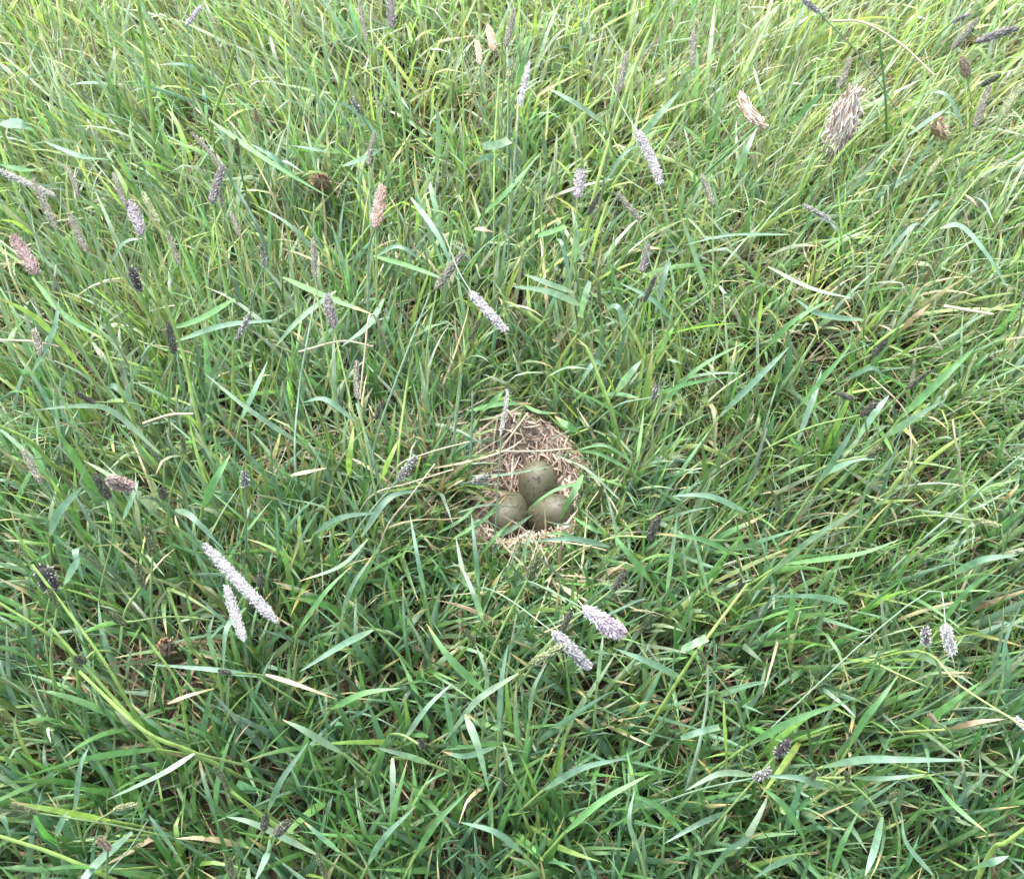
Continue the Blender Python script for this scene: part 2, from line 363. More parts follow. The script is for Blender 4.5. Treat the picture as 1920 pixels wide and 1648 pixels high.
def fine_blades(x, y, r, S=6, base_p=0.40):
    lx, ly, u, v = lean_field(x, y); fine = fine_field(u, v, x, y)
    keep = (r.uniform(size=len(x)) < base_p + (1 - base_p) * fine) & (r.uniform(size=len(x)) > gap_field(u, v, x, y) * 0.9) & (nest_q(x, y) > 0.98)
    x, y, lx, ly, u, v, fine = [a[keep] for a in (x, y, lx, ly, u, v, fine)]
    # tufted: pull roots towards tuft centres
    n = len(x)
    x = x + 0.006 * N_a(x * 60, y * 60); y = y + 0.006 * N_b(x * 60, y * 60)
    sh = nest_short(x, y)
    dx, dy = x - NEST[0], y - NEST[1]; dn = np.hypot(dx, dy) + 1e-6
    near = np.where(dy < -0.3 * dn, 0.85, 0.25) * np.clip(1 - (dn - 0.05) / 0.08, 0, 1)
    lx = lx * (1 - near) + near * 1.3 * dx / dn; ly = ly * (1 - near) + near * 1.3 * dy / dn
    a = np.arctan2(ly, lx) + r.normal(0, 0.9, n)
    L = r.uniform(0.030, 0.080, n) * sh * (1 - 0.15 * v)
    b = np.stack([x, y, ground_z(x, y) - 0.002], -1)
    P, side, T = curve_lines(b, a, np.clip(r.normal(0.42, 0.28, n), 0, 1.3), L, r.normal(0.7, 0.5, n), r.uniform(0.3, 0.8, n), np.where(r.uniform(size=n) < 0.06, 1.0, 0), r.normal(0, 0.5, n), S)
    P = keep_above(P); s = np.linspace(0, 1, S)[None, :]
    W = r.uniform(0.00035, 0.00080, n)[:, None] * np.minimum(0.8 + s, 1) * (1 - s ** 2.2) + 0.00005
    side = twist_side(side, T, r.normal(0, 0.8, n)[:, None] + r.normal(0, 0.8, n)[:, None] * s)
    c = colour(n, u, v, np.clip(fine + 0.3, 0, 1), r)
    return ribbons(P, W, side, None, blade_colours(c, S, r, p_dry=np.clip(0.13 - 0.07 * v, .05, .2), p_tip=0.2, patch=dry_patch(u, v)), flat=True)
def litter(x, y, r, S=4):
    lx, ly, u, v = lean_field(x, y)
    g = gap_field(u, v, x, y)
    keep = (r.uniform(size=len(x)) < 0.45 + 0.55 * g) & (nest_q(x, y) > 0.98)
    x, y, g = x[keep], y[keep], g[keep]; n = len(x)
    a = r.uniform(0, 6.283, n); L = r.uniform(0.012, 0.055, n)
    b = np.stack([x, y, ground_z(x, y) + r.uniform(0.001, 0.016, n) * (1 + g)], -1)
    P, side, T = curve_lines(b, a, r.normal(1.45, 0.16, n), L, r.normal(0.05, 0.3, n), r.uniform(0.3, 0.7, n), np.where(r.uniform(size=n) < .2, r.normal(0, .5, n), 0), r.normal(0, 0.7, n), S)
    P = keep_above(P); s = np.linspace(0, 1, S)[None, :]
    W = r.uniform(0.0003, 0.0013, n)[:, None] * (1 - 0.8 * s ** 3)
    side = twist_side(side, T, r.normal(0, 0.6, n)[:, None] + r.normal(0, 0.6, n)[:, None] * s)
    t = r.uniform(size=n)[:, None]
    c = np.where(t < 0.5, PAL['dead'] * 0.62, np.where(t < 0.72, PAL['straw'] * 0.7, np.array((0.11, 0.068, 0.040)))) * np.exp(r.normal(0, 0.35, n))[:, None]
    return ribbons(P, W, side, None, np.repeat(c[:, None, :], S, 1), flat=True)

x, y = scatter(9600)
lv, st = leafy_shoots(x, y, rng)
_t = rng.uniform(0, 6.283, 900); _q = rng.uniform(1.0, 2.1, 900); _r = nest_rad(_t) * _q
lv2, st2 = leafy_shoots(NEST[0] + _r * np.cos(_t), NEST[1] + _r * np.sin(_t), rng)
st = cat_parts([st, st2])
V, F, c, b = cat_parts(lv + lv2)
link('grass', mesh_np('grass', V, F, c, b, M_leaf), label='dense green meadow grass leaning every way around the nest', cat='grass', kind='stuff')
link('grass_sheaths', mesh_np('grass_sheaths', *st[:2], st[2], st[3], M_stem), label='short pale leaf sheaths low in the green turf', cat='grass', kind='stuff')
x, y = scatter(38000)
_t = rng.uniform(0, 6.283, 1500); _r = nest_rad(_t) * rng.uniform(1.0, 2.0, 1500)
V, F, c, b = fine_blades(np.concatenate([x, NEST[0] + _r * np.cos(_t)]), np.concatenate([y, NEST[1] + _r * np.sin(_t)]), rng)
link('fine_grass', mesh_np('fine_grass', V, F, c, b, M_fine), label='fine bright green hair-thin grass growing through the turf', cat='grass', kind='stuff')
x, y = scatter(15000)
V, F, c, b = litter(x, y, rng)
def thatch(n, cx, cy, sx, sy, ang, spread, r):
    p = np.array([at(cx + r.normal(0, sx), cy + r.normal(0, sy), 0.03) for _ in range(n)]); p[:, 2] = r.uniform(.008, .034, n)
    k = nest_q(p[:, 0], p[:, 1]) > 1.05; p = p[k]; n = len(p); S = 5
    P, side, T = curve_lines(p, r.normal(ang, spread, n), np.full(n, 1.5), r.uniform(.02, .065, n), r.normal(0, .12, n), r.uniform(.3, .7, n), np.zeros(n), r.normal(0, .4, n), S)
    k = (nest_q(P[..., 0], P[..., 1]) > .82).all(1) | (r.uniform(size=n) < .08); P, side, T = P[k], side[k], T[k]; n = len(P)
    s = np.linspace(0, 1, S)[None, :]; W = r.uniform(.00035, .00085, n)[:, None] * (1 - .8 * s ** 3)
    c = np.where(r.uniform(size=n)[:, None] < .6, np.array((.27, .24, .165)), np.array((.18, .20, .10))) * np.exp(r.normal(0, .25, n))[:, None]
    return ribbons(P, W, twist_side(side, T, r.normal(0, .5, n)[:, None] + 0 * s), None, np.repeat(c[:, None, :], S, 1), flat=True)
V, F, c, b = cat_parts([(V, F, c, b), thatch(230, 770, 900, 70, 45, .45, .55, rng), thatch(45, 1010, 1085, 70, 15, .2, 1.2, rng), thatch(35, 1140, 960, 25, 50, 1.2, .9, rng), thatch(130, 500, 850, 110, 40, .3, 1.5, rng), thatch(150, 1560, 510, 150, 40, .3, 1.5, rng), thatch(140, 620, 480, 200, 60, .3, 1.5, rng)])
link('dead_grass', mesh_np('dead_grass', V, F, c, b, M_dry), label='brown and straw-coloured dead grass lying on the soil between tufts', cat='dead grass', kind='stuff')

# meadow beyond: tufts repeated over the field around (nobody could count it)
def outer_meadow():
    r = np.random.default_rng(5)
    col = bpy.data.collections.new('meadow_tufts')
    for k in range(5):
        n = 46
        x = r.normal(0, 0.045, n); y = r.normal(0, 0.045, n); S = 5
        P, side, T = curve_lines(np.stack([x, y, np.full(n, -0.004)], -1), r.uniform(0, 6.283, n), np.clip(r.normal(.5, .3, n), 0, 1.3), r.uniform(.05, .12, n), r.normal(.7, .4, n), r.uniform(.3, .7, n), np.where(r.uniform(size=n) < .12, 1, 0), r.normal(0, .4, n), S)
        P[..., 2] = np.maximum(P[..., 2], 0.002)
        s = np.linspace(0, 1, S)[None, :]
        W = r.uniform(.0007, .0023, n)[:, None] * np.minimum(.75 + s, 1) * (1 - s ** 2.3) + .00005
        V, F, c, b = ribbons(P, W, twist_side(side, T, r.normal(0, .6, n)[:, None] + 0 * s), r.uniform(.1, .4, n), blade_colours(colour(n, np.zeros(n), np.zeros(n), np.full(n, .3), r), S, r))
        o = bpy.data.objects.new('tuft_mesh', mesh_np('tuft_mesh', V, F, c, b, M_leaf)); col.objects.link(o)
    n = 11000; x = r.uniform(-3.6, 3.6, n); y = r.uniform(-3.2, 4.4, n)
    k = ~in_core(x, y); x, y = x[k], y[k]
    me = bpy.data.meshes.new('meadow'); me.vertices.add(len(x)); me.vertices.foreach_set('co', np.stack([x, y, ground_z(x, y)], -1).astype(np.float32).ravel())
    o = link('meadow_grass', me, label='green meadow grass stretching on around the nest clearing', cat='grass', kind='stuff')
    ng = bpy.data.node_groups.new('meadow', 'GeometryNodeTree')
    ng.interface.new_socket('Geometry', in_out='INPUT', socket_type='NodeSocketGeometry'); ng.interface.new_socket('Geometry', in_out='OUTPUT', socket_type='NodeSocketGeometry')
    gi, go = ng.nodes.new('NodeGroupInput'), ng.nodes.new('NodeGroupOutput')
    ip = ng.nodes.new('GeometryNodeInstanceOnPoints'); ci = ng.nodes.new('GeometryNodeCollectionInfo')
    ci.inputs['Collection'].default_value = col; ci.inputs['Separate Children'].default_value = True; ci.inputs['Reset Children'].default_value = True
    ip.inputs['Pick Instance'].default_value = True
    rv = ng.nodes.new('FunctionNodeRandomValue'); rv.data_type = 'FLOAT_VECTOR'; rv.inputs[0].default_value = (-.12, -.12, 0); rv.inputs[1].default_value = (.12, .12, 6.283)
    rs = ng.nodes.new('FunctionNodeRandomValue'); rs.data_type = 'FLOAT'; rs.inputs[2].default_value = .7; rs.inputs[3].default_value = 1.2
    ng.links.new(gi.outputs[0], ip.inputs['Points']); ng.links.new(ci.outputs[0], ip.inputs['Instance'])
    ng.links.new(rv.outputs[0], ip.inputs['Rotation']); ng.links.new(rs.outputs[1], ip.inputs['Scale']); ng.links.new(ip.outputs[0], go.inputs[0])
    md = o.modifiers.new('meadow', 'NODES'); md.node_group = ng
outer_meadow()

# ------------------------------------------------------------------ the nest
def straw_mesh(name, L, w, bend, c, r, S=5):
    s = np.linspace(-.5, .5, S)
    P = np.stack([s * L, bend * L * (s ** 2), np.zeros(S)], -1)[None]
    return tubes(P, np.full((1, S), w) * np.array([.75, 1, 1, 1, .6])[None, :], np.repeat((c * np.exp(r.normal(0, .06, (S, 1))))[None], 1, 0), 4)
def nest():
    r = np.random.default_rng(21)
    root = bpy.data.objects.new('nest', None); C.objects.link(root); root.location = (NEST[0], NEST[1], -0.03)
    root['label'] = 'shallow nest hollow lined with short pinkish straw, holding the eggs'; root['category'] = 'nest'
    nx, nr = 64, 22
    th = np.linspace(0, 2 * math.pi, nx, endpoint=False)[None, :]; q = np.linspace(0, 1.42, nr)[:, None]
    rad = nest_rad(th) * q; x = rad * np.cos(th); y = rad * np.sin(th)
    z = cup_z(q + 0 * th, th + 0 * q) + 0.0018 * N_a(x * 160, y * 160) 
    V = np.stack([x, y, z + 0.03 - 0.0015], -1).reshape(-1, 3); ii = np.arange(nx * nr).reshape(nr, nx)
    F = np.stack([ii[:-1], np.roll(ii, -1, 1)[:-1], np.roll(ii, -1, 1)[1:], ii[1:]], -1).reshape(-1, 4)
    c = np.array((0.32, 0.235, 0.18)) * np.exp(r.normal(0, .2, (len(V), 1)))
    link('cup', mesh_np('cup', V, F, c, np.zeros((len(V), 3)), M_dry), root)
    def place(n, qmax):
        t = r.uniform(0, 2 * math.pi, n); qq = np.sqrt(r.uniform(0.05, 1, n)) * qmax * (1 + .16 * N_e(5 + 4 * np.cos(t), 5 + 4 * np.sin(t)))
        return t, qq
    def frame(t, q_):
        e = 1e-3
        def p(t, q_):
            rr = nest_rad(t) * q_; return np.array((rr * math.cos(t), rr * math.sin(t), float(cup_z(q_, t)) + 0.03))
        P = p(t, q_); dt = p(t + e, q_) - P; dq = p(t, q_ + e) - P
        dt /= np.linalg.norm(dt); dq -= dt * np.dot(dt, dq); dq /= np.linalg.norm(dq); nn = np.cross(dt, dq)
        if nn[2] < 0: nn = -nn
        return P, dt, dq, nn
    def pose(i, t, q_, lift):
        P, dt, dq, nn = frame(t, q_); a = r.uniform(0, 6.283)
        X_ = dt * math.cos(a) + dq * math.sin(a); tilt = r.normal(0, .16); X_ = X_ * math.cos(tilt) + nn * math.sin(tilt); X_ /= np.linalg.norm(X_)
        Y_ = np.cross(nn, X_); Y_ /= np.linalg.norm(Y_); Z_ = np.cross(X_, Y_)
        m = np.eye(4); m[:3, 0], m[:3, 1], m[:3, 2], m[:3, 3] = X_, Y_, Z_, P + nn * lift
        return m
    cols = [np.array(c) for c in ((0.50, 0.405, 0.325), (0.42, 0.325, 0.255), (0.34, 0.25, 0.19), (0.56, 0.48, 0.395), (0.37, 0.26, 0.195), (0.47, 0.385, 0.29))]
    protos = []
    for k in range(18):
        V, F, c, b = straw_mesh('straw', r.uniform(.010, .040), r.uniform(.0005, .0012), r.normal(0, .35), cols[k % 6], r)
        protos.append(mesh_np('straw', V, F, c, b, M_dry))
    t, qq = place(300, 1.08)
    for k in range(300):
        o = link('straw', protos[k % 18], root); o.matrix_basis = Matrix(pose(k, t[k], qq[k], r.uniform(.0012, .0042)).tolist())
    parts = []; t, qq = place(2600, 1.25)
    for k in range(2600):
        V, F, c, b = straw_mesh('s', r.uniform(.006, .022), r.uniform(.0003, .0008), r.normal(0, .4), cols[r.integers(6)] * r.uniform(.6, 1.0), r)
        m = pose(k, t[k], qq[k], r.uniform(.0, .0022)); parts.append((V @ m[:3, :3].T + m[:3, 3], F, c, b))
    V, F, c, b = cat_parts(parts)
    link('lining', mesh_np('lining', V, F, c, b, M_dry), root, kind='stuff')
nest()

# eggs: pointed end turned in and down
def egg_mesh():
    L, D, n, k = 0.0435, 0.0308, 40, 48
    t = np.linspace(0, math.pi, n)
    z = -np.cos(t) * L / 2
    r_ = D / 2 * np.sin(t) ** 1.0 * np.exp(0.25 * -np.cos(t)) / math.exp(0.03)          # blunt end at +z
    an = np.arange(k) * 2 * math.pi / k
    V = np.stack([r_[:, None] * np.cos(an), r_[:, None] * np.sin(an), np.repeat(z[:, None], k, 1)], -1).reshape(-1, 3)
    ii = np.arange(n * k).reshape(n, k)
    F = np.stack([ii[:-1], np.roll(ii, -1, 1)[:-1], np.roll(ii, -1, 1)[1:], ii[1:]], -1).reshape(-1, 4)
    return mesh_np('egg', V, F, mat=M_egg)
EGG = egg_mesh()
for (px, py, z, ax, lab) in ((1007, 915, -0.002, (0.12, 0.78, 0.52), 'speckled olive egg at the back of the nest, against the straw slope'),
                             (955, 963, -0.006, (-0.40, -0.80, 0.15), 'speckled olive egg crossed by a green grass stem and a pale leaf'),
                             (1029, 964, -0.006, (0.80, -0.10, 0.42), 'speckled olive egg lying on its side beside the front straw lip')):
    p = at(px, py, z); o = link('egg', EGG, None, lab, 'egg', 'eggs in the nest')
    o.location = p; o.rotation_euler = Vector(ax).to_track_quat('Z', 'Y').to_euler()

# ------------------------------------------------------------------ traced leaves, stems and straws
def catmull(P, n):
    P = np.asarray(P, float)
    if len(P) == 2: P = np.stack([P[0], (P[0] + P[1]) / 2, P[1]])
    Q = np.concatenate([[2 * P[0] - P[1]], P, [2 * P[-1] - P[-2]]]); m = len(P) - 1
    out = []
    for t in np.linspace(0, m - 1e-6, n):
        i = int(t); f = t - i; a, b, c, d = Q[i:i + 4]
        out.append(.5 * (2 * b + (c - a) * f + (2 * a - 5 * b + 4 * c - d) * f * f + (3 * b - a - 3 * c + d) * f ** 3))
    return np.array(out)
KCOL = {'b': (0.122, 0.210, 0.140), 'w': (0.165, 0.245, 0.160), 'g': (0.095, 0.205, 0.078), 'y': (0.205, 0.290, 0.075), 's': (0.33, 0.29, 0.20), 'd': (0.27, 0.19, 0.13), 'o': (0.36, 0.20, 0.07)}
KCOL = {k: np.array(v) for k, v in KCOL.items()}
rb = np.random.default_rng(33)
def side_up(P, tw):
    T = np.gradient(P, axis=0); T /= np.linalg.norm(T, axis=1, keepdims=True) + 1e-9
    up = np.array((0, -0.35, 1.0)); s_ = np.cross(T, up); s_ /= np.linalg.norm(s_, axis=1, keepdims=True) + 1e-9
    return s_ * np.cos(tw)[:, None] + np.cross(T, s_) * np.sin(tw)[:, None]
def leaf_geo(P, w, c, blunt=False, n=16, fold=None):
    P = catmull(P, n); s = np.linspace(0, 1, n)
    prof = np.where(s < .85, 1, 1 - (s - .85) * 2.2) if blunt else np.minimum(.30 + 3.2 * s, 1) * (1 - s ** 2.6) ** .9
    W = (w / 2 * prof + .00008)[None]
    tw = rb.normal(0, .2) + rb.normal(0, .5) * s
    col = blade_colours(c[None] * math.exp(rb.normal(0, .1)), n, rb, 0, .3 if not blunt else 0)
    return ribbons(P[None], W, side_up(P, tw)[None], np.array([rb.uniform(.1, .4) if fold is None else fold]), col)
def tube_geo(P, w, c, n=16, c2=None, taper=.75):
    P = catmull(P, n); s = np.linspace(0, 1, n)[:, None]
    col = c[None] * (1 - s) + (c if c2 is None else c2)[None] * s
    col = col * np.exp(rb.normal(0, .05, (n, 1)))
    W = (w / 2 * (1 - (1 - taper) * s[:, 0]))[None]
    return tubes(P[None], W, col[None], 6)
def px_path(pts, z0, z1, arch=.012):
    m = len(pts); out = []
    for i, p in enumerate(pts):
        t = i / (m - 1); z = p[2] if len(p) > 2 else z0 + (z1 - z0) * t + arch * math.sin(math.pi * t)
        out.append(at(p[0], p[1], z))
    return out
def rooted(P):
    """carry the lower end on down to the soil"""
    d = P[0] - P[1]; d[2] = 0; n_ = np.linalg.norm(d) + 1e-9; h = P[0][2]
    g = P[0] + d / n_ * min(h * .35, .03); g[2] = float(ground_z(g[0], g[1])) - .004
    return [g] + list(P)
NAMES = {'b': ('broad blue-green grass blade', 'blue-green'), 'w': ('pale silvery-green grass blade', 'silvery'), 'g': ('broad fresh green grass blade', 'green'), 'y': ('yellow-green grass stem', 'yellow-green'),
         's': ('bleached dry straw', 'straw'), 'd': ('withered brown grass blade', 'withered'), 'o': ('orange-tinged dying grass blade', 'orange')}
def where(px, py):
    dn = math.hypot(px - 985, py - 915)
    if dn < 175: return 'hanging at the rim of the nest hollow'
    if math.hypot(px - 1585, py - 225) < 220: return 'beside the big matted dry tuft'
    if math.hypot(px - 470, py - 1110) < 190: return 'near the two white foxtail spikes'
    if math.hypot(px - 1080, py - 1200) < 190: return 'near the mauve foxtail spike'
    if math.hypot(px - 1770, py - 1190) < 210: return 'near the drooping white foxtail head'
    if math.hypot(px - 1220, py - 290) < 190: return 'near the long pink-white hanging spike'
    if math.hypot(px - 300, py - 400) < 260: return 'among the crowd of dark foxtail spikes'
    for cx, cy, rr, t in ((512, 1545, 110, 'beside the pair of stubby dark spikes'), (415, 1450, 80, 'beside the olive spike on a yellow stem'), (1440, 1425, 120, 'beside the small dark-and-white tufted head'), (60, 1515, 130, 'beside the flat-lying yellow-green blade'),
                          (790, 1395, 90, 'around the round dark spike tip'), (1600, 1470, 110, 'around the three budding olive spikes'), (205, 905, 150, 'beside the fluffy pinkish head'), (85, 1085, 110, 'beside the fat dark fluffy head'), (910, 590, 110, 'beside the white spike hanging above the nest'),
                          (1120, 560, 110, 'beside the slim pale-green spike'), (660, 720, 110, 'beside the upright dark spike above the nest'), (710, 390, 110, 'beside the rusty orange spike'), (1860, 130, 160, 'among the dark bent foxtail spikes'), (1850, 960, 130, 'beside the lying olive spike'), (1640, 740, 150, 'among the dark spikes in fine turf')):
        if math.hypot(px - cx, py - cy) < rr: return t
    if py > 1350: return 'in the deep green broad-leaved turf'
    if px > 1280 and py > 550: return 'in the lush turf of fine short blades'
    if py < 550: return 'in the tall upright grass'
    return 'in the tangled leaning grass'
BLADES = [
 # kind, width px, pixel path from base to tip, optional (z0, z1), optional flag: t tube, c cut blunt end
 ('b',15,[(1545,1437),(1620,1424),(1700,1424),(1820,1425)]), ('b',9,[(1600,1458),(1660,1459),(1735,1451)]), ('w',12,[(1412,1452),(1350,1450),(1285,1482)]),
 ('b',17,[(1655,1530),(1640,1590),(1622,1642)]), ('b',15,[(1495,1605),(1450,1622),(1412,1648)]), ('g',13,[(1505,1565),(1470,1510),(1425,1473)]),
 ('g',13,[(1593,1400),(1620,1350),(1650,1312),(1684,1266)]), ('g',15,[(1405,1395),(1490,1350),(1600,1310)]), ('y',5,[(1720,1220),(1800,1285),(1920,1362)],(.12,.16),'t'),
 ('b',11,[(1880,1278),(1886,1200),(1916,1130)]), ('b',17,[(1815,1632),(1855,1618),(1892,1604)]), ('y',11,[(1855,1602),(1885,1580),(1922,1552)],(.09,.13),'t'),
 ('w',15,[(1326,1195),(1303,1206),(1276,1218)],(.13,.12),'c'), ('y',8,[(1280,1262),(1325,1197),(1402,1094)],(.10,.15),'t'), ('w',8,[(1305,1420),(1325,1320),(1327,1248)],(.06,.12),'t'),
 ('y',10,[(1362,1412),(1358,1350),(1357,1308)]), ('b',11,[(1350,1362),(1310,1372),(1276,1384)],(.1,.1),'c'), ('g',12,[(1478,1178),(1486,1130),(1482,1100)]), ('b',12,[(1590,1132),(1530,1118),(1432,1118)]),
 ('w',12,[(1440,1078),(1520,1012),(1608,953)],(.07,.13)), ('g',10,[(1465,1058),(1560,1046),(1620,1036),(1690,1010)]), ('w',6,[(1720,1022),(1800,952),(1860,900),(1925,846)],(.08,.17),'t'),
 ('w',14,[(1655,822),(1710,786),(1770,750)]), ('g',15,[(1690,782),(1770,706),(1832,648)]), ('b',14,[(1535,905),(1575,845),(1605,795)]), ('s',3,[(1705,862),(1705,800),(1688,758),(1630,704)],(.05,.11),'t'),
 ('y',11,[(1816,1022),(1810,950),(1805,878)],(.04,.11)), ('o',6,[(1868,957),(1888,932),(1912,908)]), ('s',4,[(1800,872),(1792,830),(1786,786)],(.05,.1),'t'), ('s',6,[(1770,574),(1815,582),(1862,590)],(.1,.1),'t'),
 ('d',11,[(1692,617),(1715,595),(1746,568)]), ('d',11,[(1775,1368),(1830,1354),(1888,1347)]), ('s',4,[(1558,40),(1620,43),(1690,84),(1752,142)],(.13,.12),'t'),
 ('g',6,[(1662,215),(1656,140),(1648,70)],(.06,.16),'t'), ('g',10,[(1478,238),(1520,195),(1562,158)]), ('g',6,[(1300,352),(1350,300),(1420,235)],(.07,.15),'t'), ('w',12,[(1375,335),(1398,285),(1420,238)]),
 ('y',5,[(1715,485),(1780,400),(1865,295)],(.05,.15),'t'), ('b',11,[(1762,428),(1802,424),(1850,476),(1892,545)],(.13,.11)), ('b',7,[(1480,440),(1370,441),(1282,460)]),
 ('w',14,[(1132,231),(1080,194),(1022,163)]), ('y',9,[(1108,392),(1145,258),(1200,100),(1252,-5)],(.04,.2),'t'), ('w',14,[(1192,268),(1230,222),(1278,168)]), ('w',15,[(956,263),(930,272),(904,274)],(.15,.14),'c'),
 ('y',4,[(926,432),(928,260),(940,100),(948,40)],(.05,.2),'t'), ('y',4,[(872,352),(868,180),(866,0)],(.05,.2),'t'), ('g',13,[(904,402),(950,360),(1018,282)]), ('w',10,[(818,322),(822,250),(818,188)],(.07,.14)),
 ('w',8,[(955,268),(953,200),(955,110)],(.08,.16),'t'), ('g',9,[(968,168),(982,112),(998,62)]), ('w',6,[(690,560),(692,470),(703,428)],(.05,.14),'t'), ('w',11,[(1078,492),(1081,440),(1072,388)]), ('g',10,[(1062,424),(1035,434),(1008,442)],(.11,.11),'c'),
 ('w',13,[(1092,574),(1030,547),(955,536)]), ('w',13,[(1078,549),(1030,532),(982,514)]), ('w',12,[(1088,596),(1096,560),(1106,528)],(.07,.12),'c'), ('b',11,[(640,312),(680,298),(716,280)]),
 ('y',10,[(286,228),(272,100),(258,-5)],(.05,.18),'t'), ('y',8,[(398,232),(425,150),(440,86)],(.05,.16),'t'), ('w',9,[(215,160),(214,120),(214,84)]), ('b',10,[(388,217),(384,190),(380,162)]),
 ('g',9,[(395,226),(500,300),(620,372)],(.11,.1)), ('b',14,[(640,288),(600,282),(540,272)]), ('b',21,[(0,232),(40,233),(66,250)],(.13,.12)), ('g',14,[(98,312),(50,318),(-5,308)]), ('b',12,[(205,300),(150,292),(84,266)],(.1,.12)),
 ('y',12,[(165,702),(72,600),(-8,556)],(.06,.14)), ('y',8,[(372,792),(340,655),(305,552)],(.05,.16),'t'), ('y',7,[(252,795),(230,742),(200,660),(172,585)],(.04,.15),'t'), ('w',10,[(570,836),(470,770),(382,699)],(.07,.13)),
 ('w',11,[(300,850),(212,772),(150,761),(62,769)],(.06,.11)), ('y',11,[(102,874),(60,830),(-8,796)],(.06,.14),'t'), ('s',5,[(268,794),(318,778),(362,776)],(.1,.1),'t'), ('y',8,[(436,765),(437,700),(437,640)],(.06,.14),'t'),
 ('w',5,[(553,862),(560,740),(572,660),(592,556)],(.04,.15),'t'), ('b',15,[(452,785),(478,730),(502,676)]), ('g',16,[(380,952),(402,902),(433,850)]), ('s',7,[(545,891),(578,884),(614,877)],(.1,.1)),
 ('b',18,[(92,1003),(112,958),(158,908)]), ('b',13,[(230,974),(244,942),(260,900)]), ('w',7,[(400,1050),(345,982),(307,938)],(.08,.17),'t'), ('y',9,[(466,1102),(464,1080),(462,1058)],(.1,.13),'t'), ('b',19,[(120,1094),(136,1066),(150,1046)]),
 ('y',9,[(142,1245),(100,1196),(-5,1128)],(.05,.15),'t'), ('y',9,[(255,1342),(190,1232),(60,1058)],(.04,.17),'t'), ('y',11,[(368,1413),(270,1370),(148,1258)],(.05,.14),'t'), ('y',11,[(205,1645),(100,1600),(-5,1566)],(.05,.13),'t'),
 ('y',13,[(208,1538),(110,1520),(22,1503)],(.07,.13)), ('y',8,[(392,1255),(350,1200),(314,1102)],(.05,.15),'t'), ('y',8,[(348,1352),(330,1275),(266,1186)],(.04,.15),'t'), ('y',9,[(270,1372),(180,1272),(98,1178)],(.04,.14),'t'),
 ('g',14,[(292,1404),(165,1421),(18,1465)]), ('w',10,[(365,1412),(300,1452),(198,1500)],(.12,.1)), ('b',12,[(140,1522),(150,1440),(168,1396)]), ('s',8,[(498,1264),(560,1284),(632,1311)],(.12,.11)), ('s',7,[(314,1319),(352,1304),(402,1290)],(.10,.10)),
 ('b',10,[(482,1268),(400,1255),(278,1245)],(.11,.12)), ('w',9,[(407,1248),(392,1192),(401,1152)]), ('w',14,[(642,1412),(572,1370),(528,1348)]), ('w',12,[(592,1600),(482,1546),(424,1530)]), ('b',10,[(637,1597),(600,1566),(568,1538)]),
 ('b',15,[(505,1572),(500,1602),(478,1652)]), ('y',10,[(492,1530),(465,1508),(432,1482)],(.08,.12),'t'), ('b',12,[(502,1520),(528,1462),(580,1388)]), ('b',13,[(332,1602),(302,1560),(278,1526)]), ('w',4,[(198,1650),(240,1595),(277,1538)],(.08,.13),'t'),
 ('b',15,[(104,1566),(115,1542),(127,1520)]), ('b',15,[(18,1568),(10,1545),(4,1522)]), ('g',11,[(192,1632),(140,1624),(80,1630)]),
 ('w',15,[(872,1338),(896,1400),(917,1484)],(.13,.09)), ('w',12,[(972,1262),(900,1308),(864,1350),(832,1392)],(.14,.1)), ('g',15,[(908,1298),(842,1232),(799,1168)]), ('w',9,[(910,1312),(912,1262),(890,1204)]), ('b',11,[(935,1372),(940,1280),(952,1208)]),
 ('w',8,[(992,1352),(1000,1292),(1027,1238)]), ('g',8,[(942,1393),(890,1398),(828,1406)]), ('b',11,[(930,1400),(872,1417),(828,1408)]), ('w',8,[(962,1452),(952,1418),(942,1388)]), ('w',13,[(806,1432),(762,1416),(700,1400)]), ('w',11,[(736,1420),(736,1480),(732,1542)],(.12,.09)),
 ('w',8,[(1120,1278),(1126,1230),(1131,1188)]), ('b',12,[(1282,1272),(1215,1240),(1148,1214)]), ('w',11,[(905,1162),(890,1118),(862,1055)]), ('b',9,[(796,1112),(784,1050),(768,962)]),
 ('w',6,[(846,866),(856,785),(866,702)],(.04,.13),'t'), ('w',6,[(878,902),(884,820),(886,733)],(.03,.12),'t'), ('w',5,[(704,828),(750,694),(807,548)],(.05,.17),'t'), ('y',6,[(746,868),(763,722),(776,666)],(.04,.13),'t'),
 ('y',12,[(653,892),(656,850),(663,798)]), ('y',10,[(716,896),(730,862),(748,822)]), ('w',8,[(710,900),(690,830),(668,756)],(.05,.12),'t'), ('y',9,[(1161,850),(1158,812),(1138,745),(1100,652)],(.04,.14),'t'),
 ('w',14,[(1155,736),(1180,702),(1204,674)]), ('w',12,[(1030,704),(1066,689),(1118,694)]), ('w',7,[(1250,674),(1264,676),(1278,681)],(.11,.11),'c'), ('w',8,[(1160,1042),(1154,990),(1131,904)],(.03,.1)),
 ('w',10,[(930,1006),(964,989),(999,964)],(.035,.04)), ('g',6,[(1098,903),(1047,916),(1010,938),(984,964)],(.05,.03)), ('g',12,[(1093,890),(1072,930),(1048,978)],(.055,.03)), ('w',5,[(885,892),(950,889),(1036,874)],(.05,.04)),
 ('s',4,[(800,880),(877,865),(950,843),(985,820)],(.045,.045)), ('s',4,[(930,846),(1010,846),(1072,841)],(.04,.045),'t'), ('s',4,[(938,845),(962,812),(990,774)],(.035,.05),'t'), ('w',5,[(972,1066),(988,1020),(1004,980)],(.03,.05)),
